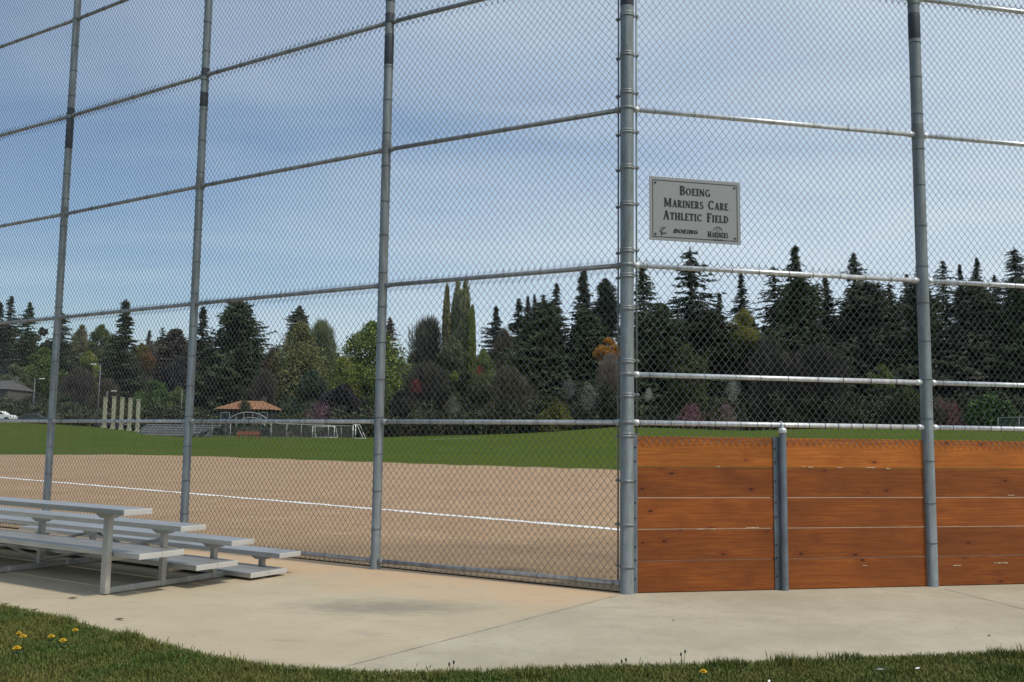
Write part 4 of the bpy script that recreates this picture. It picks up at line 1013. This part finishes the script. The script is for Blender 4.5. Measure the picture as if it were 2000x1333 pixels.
SH = [
 ('blossom', 884, 776, 36, 152, (.10, .10, .075), 'pale flowering shrub low under the poplars', 'shrub'),
 ('blossom', 1150, 752, 46, 156, (.12, .115, .10), 'white blossoming tree left of the corner post', 'tree'),
 ('blossom', 1112, 742, 36, 160, (.11, .11, .10), 'small white blossoming tree in front of the black firs', 'tree'),
 ('blossom', 1352, 792, 62, 150, (.12, .05, .065), 'magenta pink shrub just over the lowest rail', 'shrub'),
 ('blossom', 1420, 792, 50, 150, (.13, .09, .085), 'dull pink shrub beside the magenta one', 'shrub'),
 ('blossom', 1431, 745, 40, 152, (.14, .14, .12), 'wispy white shrub above the dull pink one', 'shrub'),
 ('blossom', 1268, 760, 22, 152, (.20, .20, .17), 'little pale shrub right of the corner post', 'shrub'),
 ('blossom', 1862, 790, 50, 152, (.12, .055, .06), 'pink shrub right of the right post', 'shrub'),
 ('blossom', 1836, 778, 26, 152, (.10, .05, .05), 'smaller pink shrub nearest the right post', 'shrub'),
 ('blossom', 812, 742, 26, 160, (.10, .025, .025), 'red shrub right of the bright green tree', 'shrub'),
 ('blossom', 936, 716, 16, 160, (.14, .02, .02), 'small bright red shrub below the poplars', 'shrub'),
 ('decid', 888, 722, 18, 158, (.10, .11, .025), 'tiny yellow green bush under the poplar clump', 'shrub'),
 ('shrub', 1722, 712, 54, 156, (.085, .095, .030), 'yellow green shrub left of the right post', 'shrub'),
 ('shrub', 1770, 750, 70, 155, (.040, .048, .020), 'olive shrub by the right post between the middle rails', 'shrub'),
 ('shrub', 1660, 765, 80, 152, (.035, .036, .020), 'dark shrub between the middle rails left of the right post', 'shrub'),
 ('shrub', 1930, 770, 110, 153, (.036, .062, .020), 'green bank shrub right of the pink shrubs', 'shrub'),
 ('blossom', 622, 788, 52, 152, (.10, .055, .07), 'dusky purple shrub right of the orange roof', 'shrub'),
 ('shrub', 785, 762, 60, 154, (.016, .018, .014), 'square dark hedge block right of the third post', 'hedge'),
 ('shrub', 478, 781, 26, 155, (.036, .040, .020), 'dark shrub in front of the orange roof', 'shrub'),
 ('shrub', 560, 790, 60, 152, (.030, .036, .018), 'dark shrub at the right end of the orange roofed house', 'shrub'),
 ('shrub', 1090, 788, 80, 150, (.070, .070, .018), 'yellowish low shrub left of the corner post', 'shrub'),
]
for k, px, yt, w, D, c, lb, cat in SH: plant(k, px, yt, w, D, c, lb, cat, name=cat if cat in ('shrub', 'hedge') else None, group='shrubs along the far field edge')

def thicket(name, label, a_px, r0, r1, n, top_rows, hmin, seed, colr, size=.33, cat='woodland'):
    """uncountable undergrowth: clumps over the rising ground"""
    g = np.random.default_rng(seed); Cs = []
    pxs = g.uniform(a_px[0], a_px[1], n); rs = r0 + (r1 - r0) * g.random(n)
    for px, r in zip(pxs, rs):
        az = math.atan((px - 1000) / F_PX); x, y = r * math.sin(az), r * math.cos(az); zb = terrain(x, y)
        row = np.interp(px, [p for p, _ in top_rows], [q for _, q in top_rows]); zt = CH + y * (hor(px) - row) / F_PX
        h = max(hmin, (zt - zb)) * g.uniform(.45, 1.0); rad = g.uniform(1.0, 2.2); m = 90
        d = g.normal(size=(m, 3)); d /= np.linalg.norm(d, axis=1)[:, None]; p = d * (rad * (1 - .5 * g.random(m)))[:, None]
        zc = zb + g.uniform(.15, 1.0) * h - rad * .4
        Cs.append(p * [1, 1, .9] + [x, y, zc])
    C = np.concatenate(Cs); m = len(C); u = g.normal(size=(m, 3)); u /= np.linalg.norm(u, axis=1)[:, None]; u *= (size * g.uniform(.6, 1.4, m))[:, None]
    w = np.cross(u, g.normal(size=(m, 3))); w /= np.linalg.norm(w, axis=1)[:, None]; w *= (size * .7 * g.uniform(.5, 1.2, m))[:, None]
    V, F = cards(C, u, w); me = np_mesh(name, V, F); me.materials.append(M_FOL); o = obj(name, me); o.color = (*colr, 1)
    tag(o, label, cat, kind='stuff'); return o
rows = [(-200, 640), (0, 632), (100, 640), (180, 655), (300, 650), (420, 660), (500, 675), (560, 690), (640, 690), (690, 690), (790, 680), (860, 670), (960, 670), (1000, 625), (1200, 600), (1260, 590), (1430, 615), (1500, 570), (1600, 560), (1740, 575), (2300, 555)]
thicket('woodland', 'dark wooded hillside far behind the trees', (-250, 2250), 205, 300, 2600, rows, 3, 3, (.046, .050, .034), .45)
rows2 = [(-200, 770), (0, 775), (200, 790), (380, 785), (440, 812), (560, 812), (600, 790), (1000, 775), (2300, 760)]
thicket('undergrowth', 'dark undergrowth along the far edge of the playing field', (-250, 2250), 156, 172, 2300, rows2, 1.5, 4, (.038, .042, .024), .26, 'undergrowth')

# ---------------------------------------------------------------- far side of the field
M_WHITE = simple('white_paint', (.78, .78, .76), .5, 0, .05); M_CREAM = simple('cream_stucco', (.34, .33, .23), .85, 0, .15, 1.5)
M_ROOF = simple('orange_roof_tile', (.27, .125, .060), .8, 0, .25, 1.2); M_WALL = simple('tan_house_wall', (.20, .17, .14), .85, 0, .2, .8)
M_GLASS = simple('window_glass', (.03, .035, .04), .2, 0, .2); M_GREYW = simple('grey_concrete_seats', (.42, .42, .41), .8, 0, .15, 1); M_POLE = simple('grey_pole', (.16, .17, .17), .5, .3)
M_BRICK = simple('red_brown_bench', (.30, .11, .06), .85, 0, .25, 2); M_GREYFENCE = simple('grey_fence_wire', (.24, .25, .25), .5, .3, .15, 3)
def spot(px, D):
    az = math.atan(ray(px, 840).x); x, y = D * math.sin(az), D * math.cos(az); return Vector((x, y, terrain(x, y)))
def pxm(px, D): return D / F_PX
def house(px, D, wpx, wall_h, roof_h, label, roof=M_ROOF, wall=M_WALL, rz=0.0, depth=9, wins=3, lift=0, hip=True):
    p = spot(px, D); W = wpx * p.y / F_PX; root = empty('house', (p.x, p.y, p.z + lift), rz); tag(root, label, 'house', 'houses beyond the field')
    m = MB(); m.box((0, 0, wall_h / 2 - 1), (W * .92, depth, wall_h + 2)); m.build('wall', wall, root)
    hw, hd = W / 2, depth / 2 + .7; r = W / 2 - (hd if hip else 0.0); r = max(r, W * .2); z0, z1 = wall_h + .02, wall_h + roof_h
    m = MB(); th = .25
    v = [(-hw, -hd, z0), (hw, -hd, z0), (hw, hd, z0), (-hw, hd, z0), (-r, 0, z1), (r, 0, z1), (-hw, -hd, z0 - th + .2), (hw, -hd, z0 - th + .2), (hw, hd, z0 - th + .2), (-hw, hd, z0 - th + .2)]
    m.add(v, [(0, 1, 5, 4), (1, 2, 5), (2, 3, 4, 5), (3, 0, 4), (0, 6, 7, 1), (1, 7, 8, 2), (2, 8, 9, 3), (3, 9, 6, 0), (9, 8, 7, 6)])
    rf = m.build('roof', roof, root); MB().box((W * .2, .6, z1 - .1), (.8, .8, 1.5)).build('chimney', wall, rf)
    for k in range(wins):
        x = W * (-.32 + .64 * k / max(1, wins - 1)); f = MB().box((x, -depth / 2 - .03, wall_h * .55), (1.5, .06, 1.2)).build('window', M_WHITE, root)
        MB().box((x, -depth / 2 - .07, wall_h * .55), (1.3, .03, 1.0)).build('pane', M_GLASS, f)
    d = MB().box((W * .42 - .8, -depth / 2 - .03, 1.05), (.95, .06, 2.1)).build('door', M_WHITE, root)
    MB().box((W * .42 - .5, -depth / 2 - .08, 1.05), (.06, .06, .12)).build('handle', M_POLE, d)
    return root
house(489, 163, 112, 2.5, 1.5, 'low house with an orange tile roof left of centre beyond the field', depth=8, wins=2, lift=1.7, wall=simple('dark_brown_siding', (.06, .05, .04)))
house(8, 176, 60, 4.6, 1.6, 'pale house behind the car park at the far left', simple('grey_shingle', (.10, .095, .09)), simple('cream_siding', (.13, .125, .105)), 0, 8, 2)
house(30, 215, 34, 3.2, 1.4, 'blue and white house high on the slope at the left', simple('white_roof', (.5, .5, .52)), simple('blue_siding', (.08, .10, .20)), 0, 7, 2, 5)
house(965, 190, 60, 3.4, 1.2, 'pale roofed house half hidden right of the poplars', simple('pale_roof', (.40, .40, .30)), simple('beige_wall', (.25, .24, .18)), 0, 8, 2, 5)
house(818, 185, 44, 3.2, 1.5, 'house with a reddish roof behind the bright green tree', simple('brick_roof', (.30, .13, .08)), M_WALL, 0, 8, 2, 1.5)
house(1790, 176, 80, 3.2, 1.2, 'grey roofed house dim behind the right post', simple('dim_roof', (.10, .10, .10)), simple('dim_wall', (.12, .12, .11)), 0, 8, 3, 1.5)
# five cream columns
for i, px in enumerate((203, 220, 236, 252, 268)):
    D = 152; p = spot(px, D); top = at(px, (777, 776, 778, 779, 782)[i], p.y).z; h = top - p.z; w = 7.2 * p.y / F_PX
    root = empty('column', p, .3); tag(root, ('leftmost', 'second', 'middle', 'fourth', 'rightmost')[i] + ' of the five tall cream columns beyond the field', 'column', 'row of cream columns')
    MB().box((0, 0, h / 2), (w, w, h)).build('shaft', M_CREAM, root, .04); MB().box((0, 0, h + .06), (w + .12, w + .12, .12)).build('cap', M_CREAM, root); MB().box((0, 0, .15), (w + .16, w + .16, .3)).build('base', M_CREAM, root)
# street lamps
def lamp(px, D, ytop, armpx, label):
    p = spot(px, D); h = at(px, ytop, p.y).z - p.z; a = armpx * p.y / F_PX; root = empty('street_lamp', p); tag(root, label, 'street lamp', 'street lamps beyond the field')
    MB().tube([(0, 0, 0), (0, 0, h * .5), (0, 0, h)], [.13, .10, .07], 8).build('pole', M_POLE, root)
    MB().tube([(0, 0, h - .5), (a * .4, 0, h - .05), (a, 0, h)], .045, 6).build('arm', M_POLE, root)
    MB().box((a * 1.12, 0, h), (.8, .3, .16)).build('lamp_head', M_WHITE, root, .05)
lamp(189, 150, 712, -12, 'tall grey lamp pole left of the cream columns')
lamp(62, 158, 740, 12, 'lamp with a pale head left of the leftmost fence post')
lamp(352, 158, 762, 12, 'lamp whose white head shows left of the second fence post')
lamp(205, 165, 764, 12, 'lamp arm reaching out above the cream columns')
# car park
def car(px, D, label, paint, rz):
    p = spot(px, D); root = empty('parked_car', p, rz); tag(root, label, 'car', 'cars parked beyond the field')
    prof = [(-2.2, .35), (-2.25, .75), (-2.1, .95), (-1.5, 1.02), (-.9, 1.42), (.55, 1.45), (1.2, 1.0), (2.0, .88), (2.2, .7), (2.2, .35)]
    m = MB(); m.prism(prof, -.85, .85, lambda a, b, d: Vector((a, d, b))); m.build('body', paint, root, .06)
    m = MB(); m.prism([(-1.35, 1.05), (-.85, 1.36), (.5, 1.38), (1.0, 1.05)], -.875, .875, lambda a, b, d: Vector((a, d, b))); m.build('window', M_GLASS, root)
    for x in (-1.35, 1.35):
        for y in (-.78, .78):
            w = MB().tube([(x, y - .11, .33), (x, y + .11, .33)], .33, 16).build('wheel', M_BOLT, root); MB().tube([(x, y - .125, .33), (x, y + .125, .33)], .18, 12).build('rim', M_POLE, w)
    for y in (-.6, .6): MB().box((2.2, y, .68), (.06, .3, .14)).build('headlight', M_WHITE, root)
car(-4, 150, 'white car parked at the far left edge beyond the field', M_WHITE, .1)
car(64, 153, 'dark car with a pale glint left of the leftmost post', simple('dark_paint', (.05, .055, .06), .3), .2)
car(300, 153, 'black car right of the cream columns', simple('black_paint', (.02, .02, .022), .3), .1)
car(216, 156, 'dark blue car behind the cream columns', simple('navy_paint', (.02, .03, .07), .3), .15)
# far bleachers: rows of pale seats
def far_bleachers():
    D = 132; p = spot(337, D); W = 145 * p.y / F_PX; root = empty('bleachers', p, .05); tag(root, 'distant pale grey bleachers with rows of seats behind the second fence post', 'bleachers')
    for k in range(5):
        MB().box((.35 * k - .6, -.6 + .7 * k, .25 + .32 * k), (W - .9 * (4 - k) * .8, .45, .07)).build('bench', M_GREYW, root)
        MB().box((.35 * k - .6, -.95 + .7 * k, .12 + .30 * k), (W - .9 * (4 - k) * .8, .05, .16)).build('riser', M_POLE, root)
    for k in range(9):
        x = -W * .46 + W * .92 * k / 8; m = MB(); m.prism([(-.9, 0), (2.6, 0), (2.6, 1.45)], x - .05, x + .05, lambda a, b, d: Vector((d, a, b))); m.build('support', M_POLE, root)
far_bleachers()
# far backstop with a curved hood
def far_backstop():
    D = 128; p = spot(484, D); k = p.y / F_PX; root = empty('distant_backstop', p); tag(root, 'far away backstop with a curved pipe hood beyond the field', 'fence')
    def arc(rx, rz_, z0, yy): return [(rx * math.cos(R(a)), yy, z0 + rz_ * math.sin(R(a))) for a in range(0, 181, 12)]
    MB().tube(arc(44 * k, 30 * k, 20 * k, 0), .05, 6).build('hood_pipe', M_GREYW, root); MB().tube(arc(28 * k, 18 * k, 22 * k, 1.2), .05, 6).build('hood_pipe', M_GREYW, root)
    for x in (-1, -.55, -.2, .2, .55, 1):
        MB().tube([(44 * k * x, 0, 0), (44 * k * x, 0, 20 * k + 30 * k * math.sqrt(max(0, 1 - x * x)))], .045, 6).build('post', M_POLE, root)
    me = chainlink_far(88 * k, 22 * k); obj('wire_mesh', me, None, root)
def chainlink_far(W, H, cell=.16, z0=0.0):
    m = MB(); r = .008; n = int(W / cell)
    m2 = []
    for s in (-1, 1):
        for k in range(-int(H / cell) - 1, n + int(H / cell) + 1):
            x0 = -W / 2 + k * cell; x1 = x0 + s * H; za, zb = 0, H
            # clip to the panel
            if s > 0: lo = max(0, (-W / 2 - x0)); hi = min(H, W / 2 - x0)
            else: lo = max(0, x0 - W / 2); hi = min(H, x0 + W / 2)
            if hi <= lo: continue
            m.add([(x0 + s * lo - r, 0, z0 + lo), (x0 + s * lo + r, 0, z0 + lo), (x0 + s * hi + r, 0, z0 + hi), (x0 + s * hi - r, 0, z0 + hi)], [(0, 1, 2, 3)])
    me = m.mesh('wire_mesh'); me.materials.append(M_GREYFENCE); return me
far_backstop()
def far_fence(px0, D0, px1, D1, h, label):
    a, b = spot(px0, D0), spot(px1, D1); L_ = (b - a).length; root = empty('distant_fence', (a + b) / 2, math.atan2(b.y - a.y, b.x - a.x)); tag(root, label, 'fence')
    n = int(L_ / 3)
    for k in range(n + 1): MB().tube([(-L_ / 2 + L_ * k / n, 0, -.3), (-L_ / 2 + L_ * k / n, 0, h)], .04, 6).build('post', M_GREYW, root)
    MB().tube([(-L_ / 2, 0, h), (L_ / 2, 0, h)], .04, 6).build('top_rail', M_GREYW, root)
    me = chainlink_far(L_, h - .05, .15); obj('wire_mesh', me, None, root)
far_fence(380, 132, 450, 126, 1.9, 'low distant fence left of the far backstop')
far_fence(530, 128, 690, 145, 1.9, 'low distant fence running right from the far backstop')
far_fence(1950, 128, 2080, 122, 1.7, 'low distant fence at the right edge above the kickboards')
p = spot(485, 126); root = empty('bench', p); tag(root, 'long red brown dugout bench in front of the far backstop', 'bench')
MB().box((0, 0, .45), (2.9, .4, .10)).build('seat', M_BRICK, root); MB().box((0, .22, .72), (2.9, .06, .35)).build('backrest', M_BRICK, root)
for x in (-1.2, 0, 1.2): MB().box((x, 0, .2), (.12, .36, .40)).build('leg', M_BRICK, root)
# soccer goals
def goal(px, D, wpx, hpx, rz, label):
    p = spot(px, D); k = p.y / F_PX; w, h = wpx * k, hpx * k; root = empty('soccer_goal', p, rz); tag(root, label, 'goal', 'white soccer goals on the far grass')
    for x in (-w / 2, w / 2):
        MB().tube([(x, 0, 0), (x, 0, h)], .075, 8).build('goal_post', M_WHITE, root); MB().tube([(x, 0, h), (x, .6, h), (x, 1.6, .05), (x, 0, .05)], .05, 6).build('side_frame', M_WHITE, root)
    MB().tube([(-w / 2, 0, h), (w / 2, 0, h)], .075, 8).build('crossbar', M_WHITE, root); MB().tube([(-w / 2, 1.6, .05), (w / 2, 1.6, .05)], .05, 6).build('ground_bar', M_WHITE, root)
goal(692, 140, 14, 27, R(-60), 'small white goal with a slanted side just left of the third post')
goal(632, 150, 44, 22, R(-8), 'fainter white goal farther left of the third post')
# long chalk line on the outfield
a, b = spot(836, 118), spot(938, 122); d = (b - a).normalized(); n = Vector((-d.y, d.x, 0)) * .10; o = MB(); K = 20
for k in range(K):
    p0 = a + (b - a) * k / K; p1 = a + (b - a) * (k + 1) / K
    o.add([(v.x, v.y, terrain(v.x, v.y) + .02) for v in (p0 - n, p1 - n, p1 + n, p0 + n)], [(0, 1, 2, 3)])
o = o.build('chalk_line', M_CHALK); o['kind'] = 'structure'
